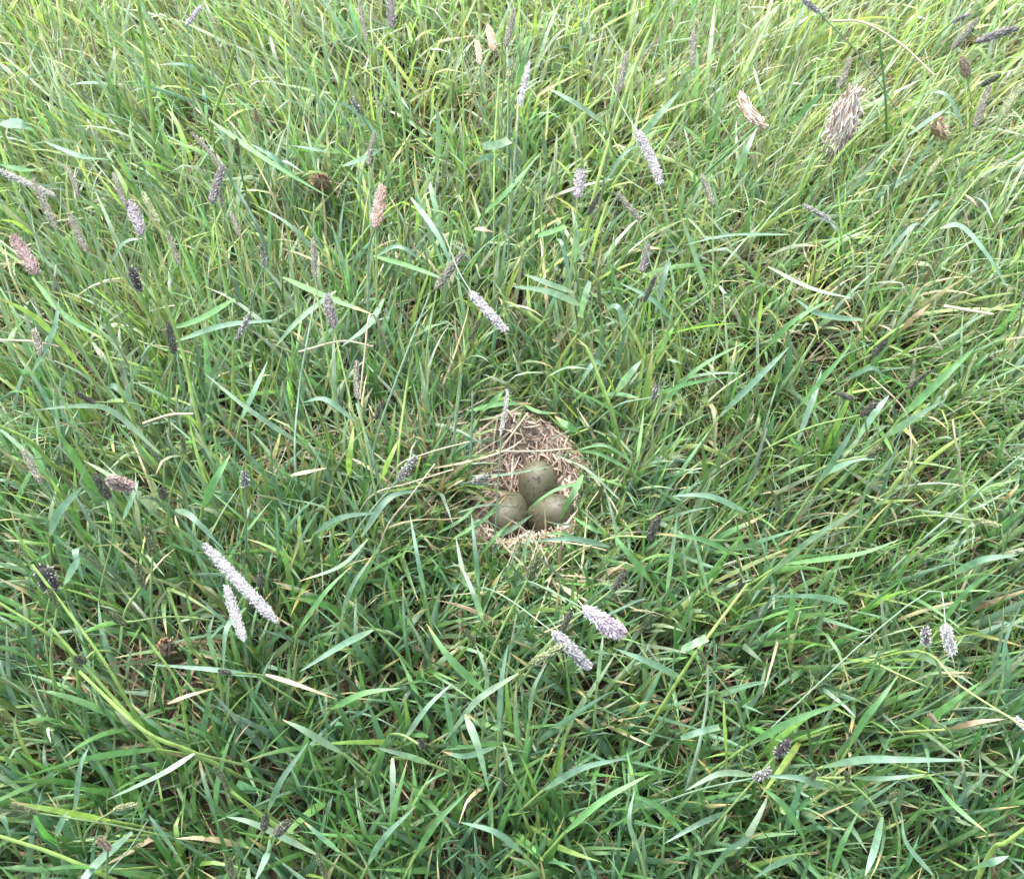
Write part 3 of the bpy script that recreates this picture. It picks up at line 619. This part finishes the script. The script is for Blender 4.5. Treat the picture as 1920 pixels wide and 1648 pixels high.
 ('g',15,[(1084,808),(1062,796),(1040,780)],(.06,.06)), ('g',11,[(905,771),(925,752),(947,730)]), ('w',11,[(882,1102),(870,1080),(854,1004)]), ('b',9,[(897,1100),(892,1040),(883,960)]), ('w',4,[(1084,984),(1050,983),(1019,976)],(.04,.03)),
 ('s',3,[(690,935),(770,905),(850,880)],(.05,.05),'t'), ('y',4,[(700,925),(780,912),(842,893)],(.05,.05)), ('s',3,[(740,880),(800,850),(880,828)],(.06,.05),'t'), ('s',3,[(720,1000),(770,930),(815,870)],(.05,.06),'t'),
 ('g',7,[(1180,880),(1120,850),(1060,845)],(.05,.05)), ('g',6,[(1190,870),(1130,835),(1050,855)],(.05,.045)), ('w',5,[(1160,935),(1100,880),(1035,850)],(.05,.04)), ('g',8,[(1130,1000),(1100,985),(1068,965)],(.05,.035)), ('g',7,[(850,1010),(890,985),(935,955)],(.04,.03)),
 ('g',6,[(820,1000),(870,970),(915,925)],(.04,.035)), ('w',4,[(878,985),(905,975),(945,995)],(.04,.03)), ('g',8,[(985,760),(1010,772),(1045,775)],(.055,.06)), ('g',9,[(880,770),(935,758),(1000,757)],(.06,.06)),
 ('g',6,[(872,1004),(912,968),(950,928)],(.04,.035)), ('w',4,[(860,960),(915,946),(968,952)],(.04,.03)), ('g',7,[(905,1035),(935,1000),(962,975)],(.035,.035)), ('g',6,[(1085,1010),(1050,1000),(1015,1003)],(.035,.03)),
 ('s',4,[(700,590),(683,670),(675,748)],(.13,.05),'t'), ('d',12,[(890,428),(908,430),(928,436)],(.1,.1)), ('d',9,[(1808,364),(1828,380),(1847,414)],(.12,.1)), ('s',4,[(560,660),(640,640),(700,650)],(.1,.1),'t'), ('s',4,[(0,638),(60,640),(110,650)],(.11,.1),'t'),
 ('w',10,[(630,545),(560,600),(508,660)]), ('b',12,[(720,560),(690,610),(640,650)]), ('g',12,[(530,520),(620,560),(700,590)]), ('b',11,[(770,370),(820,440),(860,530)],(.11,.09)), ('w',7,[(840,520),(800,420),(770,320)],(.05,.13)),
 ('g',10,[(700,480),(770,500),(850,530)]), ('b',12,[(560,340),(520,300),(470,270)]), ('w',8,[(480,420),(440,350),(425,320)],(.06,.12),'t'), ('w',9,[(600,480),(540,420),(470,380)]), ('b',12,[(330,640),(420,610),(520,600)]),
 ('g',13,[(440,560),(370,600),(300,620)]), ('y',7,[(240,580),(180,520),(110,470)],(.05,.14),'t'), ('y',7,[(330,570),(290,500),(265,440)],(.06,.15),'t'), ('g',10,[(60,520),(120,590),(200,640)]), ('b',10,[(60,700),(100,620),(110,560)]),
 ('w',10,[(1330,560),(1300,470),(1275,400)],(.05,.13)), ('b',11,[(1260,600),(1220,560),(1160,530)]), ('g',10,[(1440,650),(1490,600),(1560,560)]), ('y',8,[(1420,640),(1425,590),(1430,550)],(.04,.11)), ('g',9,[(1240,760),(1310,690),(1400,640)]),
 ('g',8,[(1230,740),(1290,720),(1370,705)]), ('b',12,[(1350,780),(1430,700),(1480,650)]), ('g',9,[(1500,760),(1560,690),(1600,640)]), ('b',12,[(1620,600),(1540,590),(1490,560)]), ('w',9,[(1440,500),(1520,540),(1600,560)]),
 ('g',12,[(1220,1090),(1180,1040),(1150,1000)]), ('w',9,[(1250,1110),(1260,1040),(1270,960)],(.05,.12)), ('b',12,[(1400,960),(1330,930),(1260,930)]), ('g',10,[(1380,1040),(1310,1010),(1230,1000)]), ('w',8,[(1330,1120),(1310,1040),(1290,960)],(.05,.12)),
 ('b',13,[(700,1180),(640,1210),(560,1260)]), ('w',9,[(640,1160),(660,1100),(700,1040)]), ('g',11,[(560,1180),(610,1110),(660,1060)]), ('w',8,[(690,1010),(640,1060),(560,1090)]), ('b',11,[(590,1000),(640,970),(720,960)]),
 ('g',12,[(620,1330),(680,1300),(750,1290)]), ('b',13,[(1020,1480),(1090,1440),(1180,1420)]), ('g',13,[(1060,1560),(1130,1500),(1220,1450)]), ('b',12,[(980,1600),(930,1560),(860,1540)]), ('g',12,[(780,1600),(820,1540),(880,1480)]),
 ('b',12,[(690,1620),(720,1570),(780,1510)]), ('w',9,[(1200,1600),(1180,1540),(1190,1480)]), ('g',13,[(1280,1560),(1230,1510),(1160,1480)]), ('b',13,[(1330,1640),(1370,1590),(1430,1560)]), ('g',12,[(1560,1640),(1580,1580),(1610,1520)]),
 ('b',13,[(1750,1640),(1700,1580),(1690,1520)]), ('g',12,[(1740,1450),(1790,1510),(1850,1560)]), ('w',9,[(1900,1480),(1905,1440),(1912,1400)]), ('b',14,[(1780,1080),(1840,1050),(1910,1040)]), ('g',11,[(1760,1180),(1810,1110),(1880,1060)]),
]
for bl_ in BLADES:
    kind, wpx, pts = bl_[:3]; zz = bl_[3] if len(bl_) > 3 else (.082, .12); fl = bl_[4] if len(bl_) > 4 else ''
    if fl == 't' and math.hypot(pts[0][0] - 985, pts[0][1] - 915) > 190: zz = (max(zz[0], .072), max(zz[1], .10))
    P = px_path(pts, zz[0], zz[1], .004 if fl == 't' else .012)
    wd = wpx * np.mean([scale_at(p) for p in P])
    sheath = None
    lying = kind in 'sd' and abs(zz[0] - zz[1]) < .025
    c = KCOL[kind]
    if fl == 't':
        geo = tube_geo(P if lying else rooted(P), wd, c, c2=c * (np.array((.85, .95, .9)) if kind == 'y' else 1), taper=.6 if kind != 's' else .85)
        mat = M_dry if kind in 'sd' else M_stem
    else:
        geo = leaf_geo(P, wd, c, blunt=(fl == 'c')); mat = M_dry if kind in 'sdo' else M_broad
        if not lying and fl != 'c':
            rp = rooted(P); sheath = tube_geo(rp[:2], max(.0017, wd * .34), KCOL['y'] * .7 + c * .25, n=6, taper=1.0)
    nm, short = NAMES[kind]
    if fl == 't' and kind in 'wgb': nm = {'w': 'thin pale green grass stem', 'g': 'thin green grass stem', 'b': 'thin blue-green grass stem'}[kind]
    if fl == 'c': nm = 'short cut ' + nm
    if kind == 'y' and fl != 't': nm = 'yellow-green grass blade'
    mx, my = np.mean([p[0] for p in pts]), np.mean([p[1] for p in pts])
    plen = sum(math.dist(a[:2], b_[:2]) for a, b_ in zip(pts, pts[1:])); chord = math.dist(pts[0][:2], pts[-1][:2])
    adj = ('long ' if plen > 190 else 'short ' if plen < 85 else '') + ('bent ' if chord < .96 * plen else '')
    if fl != 't' and kind not in 's': adj += 'wide ' if wpx >= 14 else 'narrow ' if wpx <= 8 else ''
    lab = (adj + nm.replace('broad ', '') + ' ' + where(mx, my)).strip(); grp = lab[:90]
    if sheath is not None:
        root = bpy.data.objects.new('grass_shoot', None); C.objects.link(root); org = sheath[0][0].copy(); root.location = org
        root['label'] = lab; root['category'] = 'grass shoot'; root['group'] = grp
        V, F, cc, bb = geo; link('leaf', mesh_np('leaf', V - org, F, cc, bb, mat), root)
        V, F, cc, bb = sheath; link('sheath', mesh_np('sheath', V - org, F, cc, bb, M_stem), root)
    else:
        name = 'straw' if kind == 's' else ('grass_stalk' if fl == 't' else 'grass_leaf')
        V, F, cc, bb = geo; org = V[0].copy()
        o = link(name, mesh_np(name, V - org, F, cc, bb, mat), None, lab, {'straw': 'straw', 'grass_stalk': 'grass stalk', 'grass_leaf': 'grass leaf'}[name], grp)
        o.location = org

# ------------------------------------------------------------------ foxtail grasses
HCOL = {  # spikelet body, paler fleck, anthers (colour, share)
 'dark':  ((0.074, 0.076, 0.058), (0.145, 0.145, 0.105), None, 0),
 'green': ((0.095, 0.115, 0.055), (0.20, 0.22, 0.12), None, 0),
 'purple':((0.074, 0.069, 0.066), (0.145, 0.135, 0.132), (0.24, 0.225, 0.23), .2),
 'white': ((0.185, 0.18, 0.183), (0.275, 0.27, 0.273), (0.31, 0.304, 0.309), .6),
 'cream': ((0.36, 0.34, 0.31), (0.50, 0.48, 0.45), (0.52, 0.50, 0.47), .5),  # brighter copy of white: colour lifted against shading on the hanging head
 'grey':  ((0.14, 0.145, 0.125), (0.29, 0.29, 0.265), (0.36, 0.35, 0.355), .2),
 'rust':  ((0.19, 0.15, 0.12), (0.30, 0.24, 0.20), (0.31, 0.205, 0.15), .8),
 'pink':  ((0.16, 0.12, 0.11), (0.28, 0.22, 0.20), (0.28, 0.20, 0.18), .8),
 'mauve': ((0.29, 0.25, 0.28), (0.41, 0.37, 0.40), (0.35, 0.255, 0.31), .9),
 'lilac': ((0.14, 0.125, 0.13), (0.26, 0.24, 0.25), (0.32, 0.295, 0.308), .6),
 'tan':   ((0.24, 0.19, 0.13), (0.38, 0.31, 0.23), None, 0),
}
HN = {'dark': 'dark grey-green foxtail spike', 'green': 'olive-green unripe foxtail spike', 'purple': 'dark purplish fluffy foxtail spike', 'white': 'white flowering foxtail spike', 'cream': 'cream-white foxtail head', 'grey': 'pale grey slender foxtail spike',
      'rust': 'rusty orange and white foxtail spike', 'pink': 'pinkish red-brown foxtail spike', 'mauve': 'mauve-pink flaring foxtail spike', 'lilac': 'lilac-grey flowering foxtail spike', 'tan': 'dry tan foxtail spike'}
rh = np.random.default_rng(77)
def head_geo(L, w, kind, bendy):
    """spindle along +z from 0 to L: core, and scale-like spikelets with anthers"""
    body, fleck, anth, share = HCOL[kind]; body, fleck = np.array(body), np.array(fleck)
    n, k = 12, 10
    def rad(t):
        p = np.minimum(1, (t / .14) ** .6) * np.minimum(1, ((1 - t) / .28) ** .55)
        if kind == 'mauve': p = p * (.55 + .75 * t)
        if kind == 'lilac': p = p * (.7 + .5 * t)
        return np.maximum(p, .05) * w / 2
    def bend(V):
        V = V.copy(); t = V[:, 2] / max(L, 1e-6); V[:, 0] += bendy * L * t * t; return V
    t = np.linspace(0, 1, n); an = np.arange(k) * 2 * math.pi / k; r_ = rad(t) * .82
    V = np.stack([r_[:, None] * np.cos(an), r_[:, None] * np.sin(an), np.repeat((t * L)[:, None], k, 1)], -1).reshape(-1, 3)
    ii = np.arange(n * k).reshape(n, k); F = np.stack([ii[:-1], np.roll(ii, -1, 1)[:-1], np.roll(ii, -1, 1)[1:], ii[1:]], -1).reshape(-1, 4)
    core = (bend(V), F, np.repeat(body[None] * .8, len(V), 0), np.zeros((len(V), 3)))
    # spikelets: kite-shaped folded scales in a spiral
    sl = min(.0025, w * .34 + .0009); sw = sl * .46
    N = int(np.clip(3.4 * L * w / (sl * sw), 110, 1100))
    tt = np.linspace(.0, .96, N) + rh.normal(0, .01, N); tt = np.clip(tt, 0, .97); aa = np.arange(N) * 2.39996 + rh.normal(0, .2, N)
    rr = rad(tt) * .80; c, s_ = np.cos(aa), np.sin(aa)
    B = np.stack([rr * c, rr * s_, tt * L], -1); out = np.stack([c, s_, 0 * c], -1); tan = np.stack([-s_, c, 0 * c], -1)
    o_ = rh.uniform(.08, .30, N) * (2.2 if kind in ('mauve', 'pink', 'purple', 'lilac') else 1); d = out * np.sin(o_)[:, None] + np.array((0, 0, 1.0)) * np.cos(o_)[:, None]
    lw = (sl * rh.uniform(.8, 1.2, N))[:, None]; ww = (sw * rh.uniform(.8, 1.2, N))[:, None]
    A0, A1, A2, A3, A4 = B, B + d * lw * .45 + tan * ww * .5, B + d * lw, B + d * lw * .45 - tan * ww * .5, B + d * lw * .45 + out * ww * .45
    V = np.stack([A0, A1, A2, A3, A4], 1).reshape(-1, 3); b0 = np.arange(N)[:, None] * 5
    F = np.concatenate([b0 + np.array([[0, 1, 4, 4]]), b0 + np.array([[1, 2, 4, 4]]), b0 + np.array([[2, 3, 4, 4]]), b0 + np.array([[3, 0, 4, 4]])])[:, :3]
    mixf = rh.uniform(0, 1, N)[:, None] ** 2.2
    cb = body * (1 - mixf) + fleck * mixf; cb = cb * np.exp(rh.normal(0, .2, (N, 1)))
    cv = np.stack([cb * .9, cb, np.minimum(cb * 1.5 + .02, .9), cb, cb * 1.1], 1).reshape(-1, 3)
    G = [(bend(V), F, cv, np.zeros((len(V), 3)))]
    # fine hairs / anthers hanging out of the spikelets
    if share > 0:
        NA = int(N * share * 1.1); idx = rh.integers(0, N, NA)
        if kind in ('rust',): idx = idx
        P0 = B[idx] + d[idx] * lw[idx] * rh.uniform(.5, .9, (NA, 1)) + out[idx] * sw * .25
        dd = out[idx] * rh.uniform(.3, 1, (NA, 1)) + np.array((0, 0, 1.0)) * rh.uniform(-.2, .9, (NA, 1)) + tan[idx] * rh.normal(0, .5, (NA, 1))
        dd /= np.linalg.norm(dd, axis=1, keepdims=True); al = (rh.uniform(.0010, .0024, (NA, 1)) * (1.0 if kind not in ('white', 'grey', 'cream') else .7)) * .72
        sd_ = np.cross(dd, out[idx] + .1); sd_ /= np.linalg.norm(sd_, axis=1, keepdims=True) + 1e-9; u_ = np.cross(dd, sd_); aw = .00030
        V = np.stack([P0 + sd_ * aw, P0 - sd_ * aw * .6 + u_ * aw, P0 - sd_ * aw * .6 - u_ * aw, P0 + dd * al + sd_ * aw, P0 + dd * al - sd_ * aw * .6 + u_ * aw, P0 + dd * al - sd_ * aw * .6 - u_ * aw], 1).reshape(-1, 3)
        b0 = np.arange(NA)[:, None] * 6
        F = np.concatenate([b0 + np.array([q]) for q in ([0, 1, 4], [0, 4, 3], [1, 2, 5], [1, 5, 4], [2, 0, 3], [2, 3, 5], [3, 4, 5])])
        ca = np.array(anth) * np.exp(rh.normal(0, .16, (NA, 1)))
        if kind == 'rust': ca = np.where((np.cos(aa[idx]) > .2)[:, None], np.array((.40, .37, .365)), ca)
        if kind == 'mauve': ca = np.where((tt[idx] < .42)[:, None], np.array((.42, .41, .44)), ca)
        G.append((bend(V), F, np.repeat(ca, 6, 0), np.zeros((len(V), 3))))
    return core, cat_parts(G)
# base px, tip px, width px, kind [, base height, tip upwards?, stem path px]
HEADS = [
 ((147,372),(137,310),13,'dark'), ((236,390),(214,325),15,'dark'), ((265,441),(252,377),28,'lilac'), ((415,317),(368,246),11,'dark'), ((397,384),(412,311),20,'purple'), ((420,394),(408,340),10,'dark'), ((450,446),(437,395),12,'dark'),
 ((107,432),(60,336),19,'dark'), ((163,474),(125,403),18,'dark'), ((300,420),(264,363),15,'green'), ((336,499),(314,434),14,'dark'), ((70,515),(25,443),29,'pink'), ((263,546),(244,504),19,'purple'), ((106,369),(-12,318),16,'grey'),
 ((347,49),(379,13),11,'white'), ((497,502),(490,453),10,'grey'), ((590,522),(587,446),14,'dark'), ((447,293),(440,263),13,'green'), ((483,231),(477,206),13,'tan'),
 ((688,79),(672,3),12,'dark'), ((736,54),(728,-18),17,'purple'), ((947,90),(966,16),17,'dark'), ((926,97),(917,50),21,'tan'), ((900,122),(896,78),17,'tan'), ((953,150),(955,108),16,'green'), ((973,202),(993,117),12,'white'),
 ((1191,242),(1256,344),24,'white',.17,-1,[(1166,200),(1135,140)]), ((1083,372),(1089,322),26,'lilac'), ((1157,179),(1178,98),18,'dark'), ((1102,405),(1124,362),14,'dark'), ((1201,414),(1156,362),16,'dark'), ((1203,512),(1221,458),18,'purple'), ((690,312),(698,248),14,'dark'),
 ((703,428),(716,349),28,'rust'), ((815,545),(867,469),22,'dark'), ((676,213),(661,184),12,'grey'), ((1081,282),(1070,231),10,'green'), ((1538,26),(1503,-3),12,'white',.19,1,[(1620,115),(1700,240)]), ((1297,127),(1304,58),18,'dark'), ((1572,167),(1601,112),17,'dark'),
 ((1784,42),(1817,28),11,'grey'), ((1784,94),(1834,32),18,'dark'), ((1829,80),(1907,50),18,'purple'), ((1838,162),(1875,141),15,'dark'), ((1829,242),(1851,158),20,'dark'), ((1879,220),(1921,156),18,'green'), ((1812,145),(1808,112),28,'tan'), ((1338,387),(1317,328),16,'dark'),
 ((1738,332),(1767,293),14,'green'), ((1560,414),(1507,387),12,'grey',.13,1,[(1620,470)]), ((77,669),(68,618),18,'dark'), ((327,665),(315,611),20,'dark'), ((626,617),(612,553),22,'purple'), ((440,642),(471,587),11,'grey'), ((179,757),(138,734),14,'dark'), ((78,907),(41,843),18,'dark'),
 ((206,937),(177,890),25,'dark'), ((202,898),(246,914),30,'pink',.16,-1,[(215,990)]), ((308,934),(303,918),23,'dark',.18), ((522,1168),(376,1022),30,'white',.13,1,[(551,1212)]), ((459,1204),(421,1100),24,'white',.13,1,[(466,1250)]), ((288,1042),(276,984),22,'green'), ((460,914),(459,884),20,'grey',.16,1,[(460,1052)]),
 ((100,1108),(78,1066),44,'purple'), ((268,1102),(257,1062),21,'green'), ((490,1102),(485,1080),18,'dark'), ((347,852),(341,818),12,'green'), ((1637,667),(1661,638),19,'dark'), ((1602,749),(1572,739),15,'dark'), ((1612,782),(1646,751),18,'dark'), ((1697,731),(1745,694),12,'dark',.14,1,[(1640,785),(1582,846)]),
 ((1627,858),(1652,836),21,'green'), ((1827,974),(1875,987),16,'green'), ((236,1171),(199,1147),20,'green'), ((111,1141),(91,1104),16,'green'), ((160,1240),(142,1234),20,'dark'), ((434,1263),(408,1256),13,'dark'), ((429,1480),(411,1438),16,'green',.12,1,[(490,1528)]), ((212,1518),(259,1502),15,'green'),
 ((76,1526),(18,1509),14,'green'), ((494,1556),(500,1530),21,'dark'), ((516,1566),(540,1540),26,'dark',.15,1,[(480,1645)]), ((441,1652),(425,1607),20,'green'), ((206,1592),(186,1574),22,'tan'), ((613,1648),(592,1598),15,'green'), ((891,1207),(872,1183),12,'green'), ((1050,1187),(1073,1149),16,'dark'),
 ((1034,1181),(1106,1252),30,'white',.15,-1,[(955,1124)]), ((991,1246),(1058,1212),21,'green',.14,1,[(970,1262),(930,1290)]), ((1092,1137),(1164,1196),42,'mauve',.17,-1,[(1036,1110)]), ((792,1402),(789,1386),17,'dark'), ((938,817),(958,731),10,'grey',.10,1,[(928,1008)]), ((886,902),(918,894),17,'grey',.06,1),
 ((990,1087),(1008,1038),20,'green'), ((1149,1107),(1172,1073),19,'dark'), ((1216,1012),(1230,972),23,'dark'), ((671,750),(661,678),16,'dark'), ((704,787),(716,757),14,'dark'), ((744,902),(780,857),18,'grey'), ((879,642),(901,598),14,'green',.12,1,[(860,724),(847,868)]), ((880,545),(946,624),24,'white',.16,-1,[(858,505),(832,440)]),
 ((1124,577),(1121,530),10,'green',.12,1,[(1139,682)]), ((1207,568),(1228,515),13,'dark'), ((1222,750),(1238,719),11,'grey'), ((1771,1169),(1784,1228),27,'cream',.14,-1,[(1755,1104),(1640,1185),(1515,1300)]), ((1736,1208),(1737,1184),15,'lilac'), ((1454,1417),(1479,1388),20,'purple'), ((1411,1460),(1445,1446),19,'grey'),
 ((1386,1112),(1392,1094),13,'dark'), ((1325,1247),(1309,1219),14,'green'), ((1522,1462),(1530,1448),14,'green'), ((1592,1466),(1585,1446),14,'green'), ((1665,1500),(1684,1482),14,'green'), ((1903,1346),(1926,1366),13,'white'), ((1752,1352),(1742,1340),14,'tan'),
]
used_lab = {}
for h in HEADS:
    (bx, by), (tx, ty), wpx, kind = h[:4]
    zb = h[4] if len(h) > 4 else .115 + .035 * rh.uniform() + .03 * max(0, (900 - by) / 900)
    up = h[5] if len(h) > 5 else 1
    path = h[6] if len(h) > 6 else []
    B = at(bx, by, zb); sc_ = scale_at(B); Lp = math.hypot(tx - bx, ty - by) * sc_
    want = max(Lp * 1.06, rh.uniform(.022, .032) if Lp > .012 else .020)
    Tp = at(tx, ty, zb)
    for z in np.linspace(zb, zb + up * .06, 61):                     # tip on its sight line, at the length a spike of this kind has
        Tp = at(tx, ty, z)
        if np.linalg.norm(Tp - B) >= want: break
    L = float(np.linalg.norm(Tp - B)); ax = (Tp - B) / L; wd = wpx * sc_ * .72
    core, spk = head_geo(L, wd, kind, rh.normal(0, .05))
    # stem down to the soil
    if path:
        n_ = len(path); mid = [at(q[0], q[1], zb * (1 - (i + 1) / (n_ + .35)) if up > 0 else zb * (1.02 - .30 * (i + 1) / n_ - .12 * i)) for i, q in enumerate(path)]
        last = mid[-1]; hd = last - (mid[-2] if n_ > 1 else B); hd[2] = 0; hd /= np.linalg.norm(hd) + 1e-9
        if up > 0: pts = [B] + mid + [np.array((*(last + hd * last[2] * .5)[:2], 0))]
        else: pts = [B] + mid + [last + hd * .035 - np.array((0, 0, last[2] * .45)), np.array((*(last + hd * .06)[:2], 0))]
    else:
        hx = ax[:2] / (np.linalg.norm(ax[:2]) + 1e-9); k_ = rh.uniform(.25, .55)
        lean = hx * k_ * zb if up > 0 else -hx * zb * .3
        pts = [B, B - np.array((*(lean * .45), zb * .35)), np.array((*(B[:2] - lean * 1.0), 0.0))]
    pts = [p.copy() for p in pts]; pts[-1][2] = float(ground_z(pts[-1][0], pts[-1][1])) - .004
    pts = pts[::-1]; pts[-1] = B + ax * .004
    root = bpy.data.objects.new('foxtail', None); C.objects.link(root); g0 = pts[0]; root.location = g0
    # label
    size = 'drooping' if up < 0 else 'long' if L > .042 else 'short stubby' if L < .024 or wd > .5 * L else 'plump' if wd > .3 * L else 'slim' if wd < .2 * L else ''
    lab = (('tall-stemmed ' if not size else size + ' ') + HN[kind] + ' ' + where((bx + tx) / 2, (by + ty) / 2)).strip()
    root['label'] = lab; root['category'] = 'foxtail'; root['group'] = lab[:90]
    pale = kind in ('white', 'mauve', 'grey', 'cream')
    cs = KCOL['w'] if pale else (KCOL['y'] * rh.uniform(.4, .9) + KCOL['w'] * .35) * rh.uniform(.9, 1.15)
    V, F, c, b = tube_geo([p - g0 for p in pts], (rh.uniform(.0011, .0014) if up < 0 else rh.uniform(.0015, .0023)), cs * 1.0, n=14, c2=cs * .85, taper=.6)
    link('stem', mesh_np('stem', V, F, c, b, M_stem), root)
    q = Vector(ax).to_track_quat('Z', 'Y').to_matrix().to_4x4(); q.translation = Vector(B - g0)
    hd_ = link('flower_head', mesh_np('flower_head', *core[:2], core[2], core[3], M_spike), root); hd_.matrix_basis = q
    link('spikelets', mesh_np('spikelets', *spk[:2], spk[2], spk[3], M_spike, smooth=False), hd_, kind='stuff')
    if rh.uniform() < .4 and not path:                                # a leaf on the stem
        P0 = np.array(pts[0]) * .45 + np.array(pts[-1]) * .55 - g0; a = rh.uniform(0, 6.283)
        dv = np.array((math.cos(a), math.sin(a), 0)); l_ = rh.uniform(.03, .06)
        V, F, c, b = leaf_geo([P0, P0 + dv * l_ * .5 + np.array((0, 0, .02)), P0 + dv * l_ + np.array((0, 0, rh.uniform(-.01, .025)))], rh.uniform(.003, .005), KCOL['b'] * rh.uniform(.8, 1.1))
        link('leaf', mesh_np('leaf', V, F, c, b, M_leaf), root)

# ------------------------------------------------------------------ matted tufts of dry grass standing in the turf
def dry_tuft(top, bot, wpx, n, lab, z_top, z_bot, curl=0.0, tint=(1, 1, 1)):
    r = np.random.default_rng(int(top[0]))
    A, B = at(*bot, z_bot), at(*top, z_top); ax = B - A; L = np.linalg.norm(ax); ax /= L; wd = wpx * scale_at(B)
    sx = np.cross(ax, (0, 0, 1.0)); sx /= np.linalg.norm(sx); sy = np.cross(sx, ax)
    root = bpy.data.objects.new('dry_grass_tuft', None); C.objects.link(root); root.location = A
    root['label'] = lab; root['category'] = 'dry grass'
    k = 10; S = 9; t = np.linspace(0, 1, S)
    def cl(t): return ax * (L * t)[:, None] + sx * (curl * L * np.sin(math.pi * t))[:, None]
    prof = np.array([.5, .7, .85, .95, 1, 1, .95, .8, .3]); an = np.arange(k) * 2 * math.pi / k
    V = cl(t)[:, None, :] + (sx * np.cos(an)[:, None] + sy * np.sin(an)[:, None] * .55)[None] * (prof * wd * .36)[:, None, None]
    V = V.reshape(-1, 3) + r.normal(0, .0008, (S * k, 3)); ii = np.arange(S * k).reshape(S, k)
    F = np.stack([ii[:-1], np.roll(ii, -1, 1)[:-1], np.roll(ii, -1, 1)[1:], ii[1:]], -1).reshape(-1, 4)
    link('mat', mesh_np('mat', V, F, np.repeat(np.array([[.36, .28, .21]]), len(V), 0), np.zeros((len(V), 3)), M_dry), root)
    parts = []
    for i in range(n):
        t0 = r.uniform(-.05, .75); t1 = min(t0 + r.uniform(.2, .5), 1.06 + .14 * (r.uniform() < .25)); a = r.uniform(0, 6.283); rr = wd * .5 * r.uniform(.75, 1.02)
        ts = np.linspace(t0, t1, 5); pr = np.interp(ts, t, prof)
        off = (sx * math.cos(a) + sy * math.sin(a) * .6) * rr; sway = (sx * r.normal(0, .3) + sy * r.normal(0, .2)) * wd
        P = cl(np.clip(ts, 0, 1.1)) + off[None] * pr[:, None] + sway[None] * np.linspace(-.5, .5, 5)[:, None]
        c = np.array(((.60, .52, .45), (.50, .41, .34), (.30, .22, .17), (.66, .59, .53))[r.integers(4)]) * np.array(tint) * math.exp(r.normal(0, .12))
        parts.append(tubes(P[None], np.full((1, 5), r.uniform(.0004, .0009)), np.repeat(c[None, None], 5, 1), 4))
    V, F, c, b = cat_parts(parts)
    link('dry_fibres', mesh_np('dry_fibres', V, F, c, b, M_dry), root, kind='stuff')
dry_tuft((1602, 172), (1556, 290), 42, 420, 'big matted tuft of bleached dry grass standing in the bright turf', .095, .04)
dry_tuft((1388, 178), (1436, 240), 24, 140, 'small curled bunch of dry brown grass beside the tall bright turf', .09, .07, -.12, (.95, .88, .8))
dry_tuft((1752, 222), (1768, 258), 38, 110, 'loose dry grass wisp between dark foxtail spikes', .085, .06, 0, (.9, .8, .65))
dry_tuft((598, 332), (612, 360), 40, 90, 'small brown dry grass knot in the tangled leaning grass', .09, .04, 0, (.7, .62, .5))
dry_tuft((305, 1205), (315, 1232), 36, 90, 'brown dry grass knot in a bare gap beside yellow stems', .07, .02, 0, (.75, .62, .5))
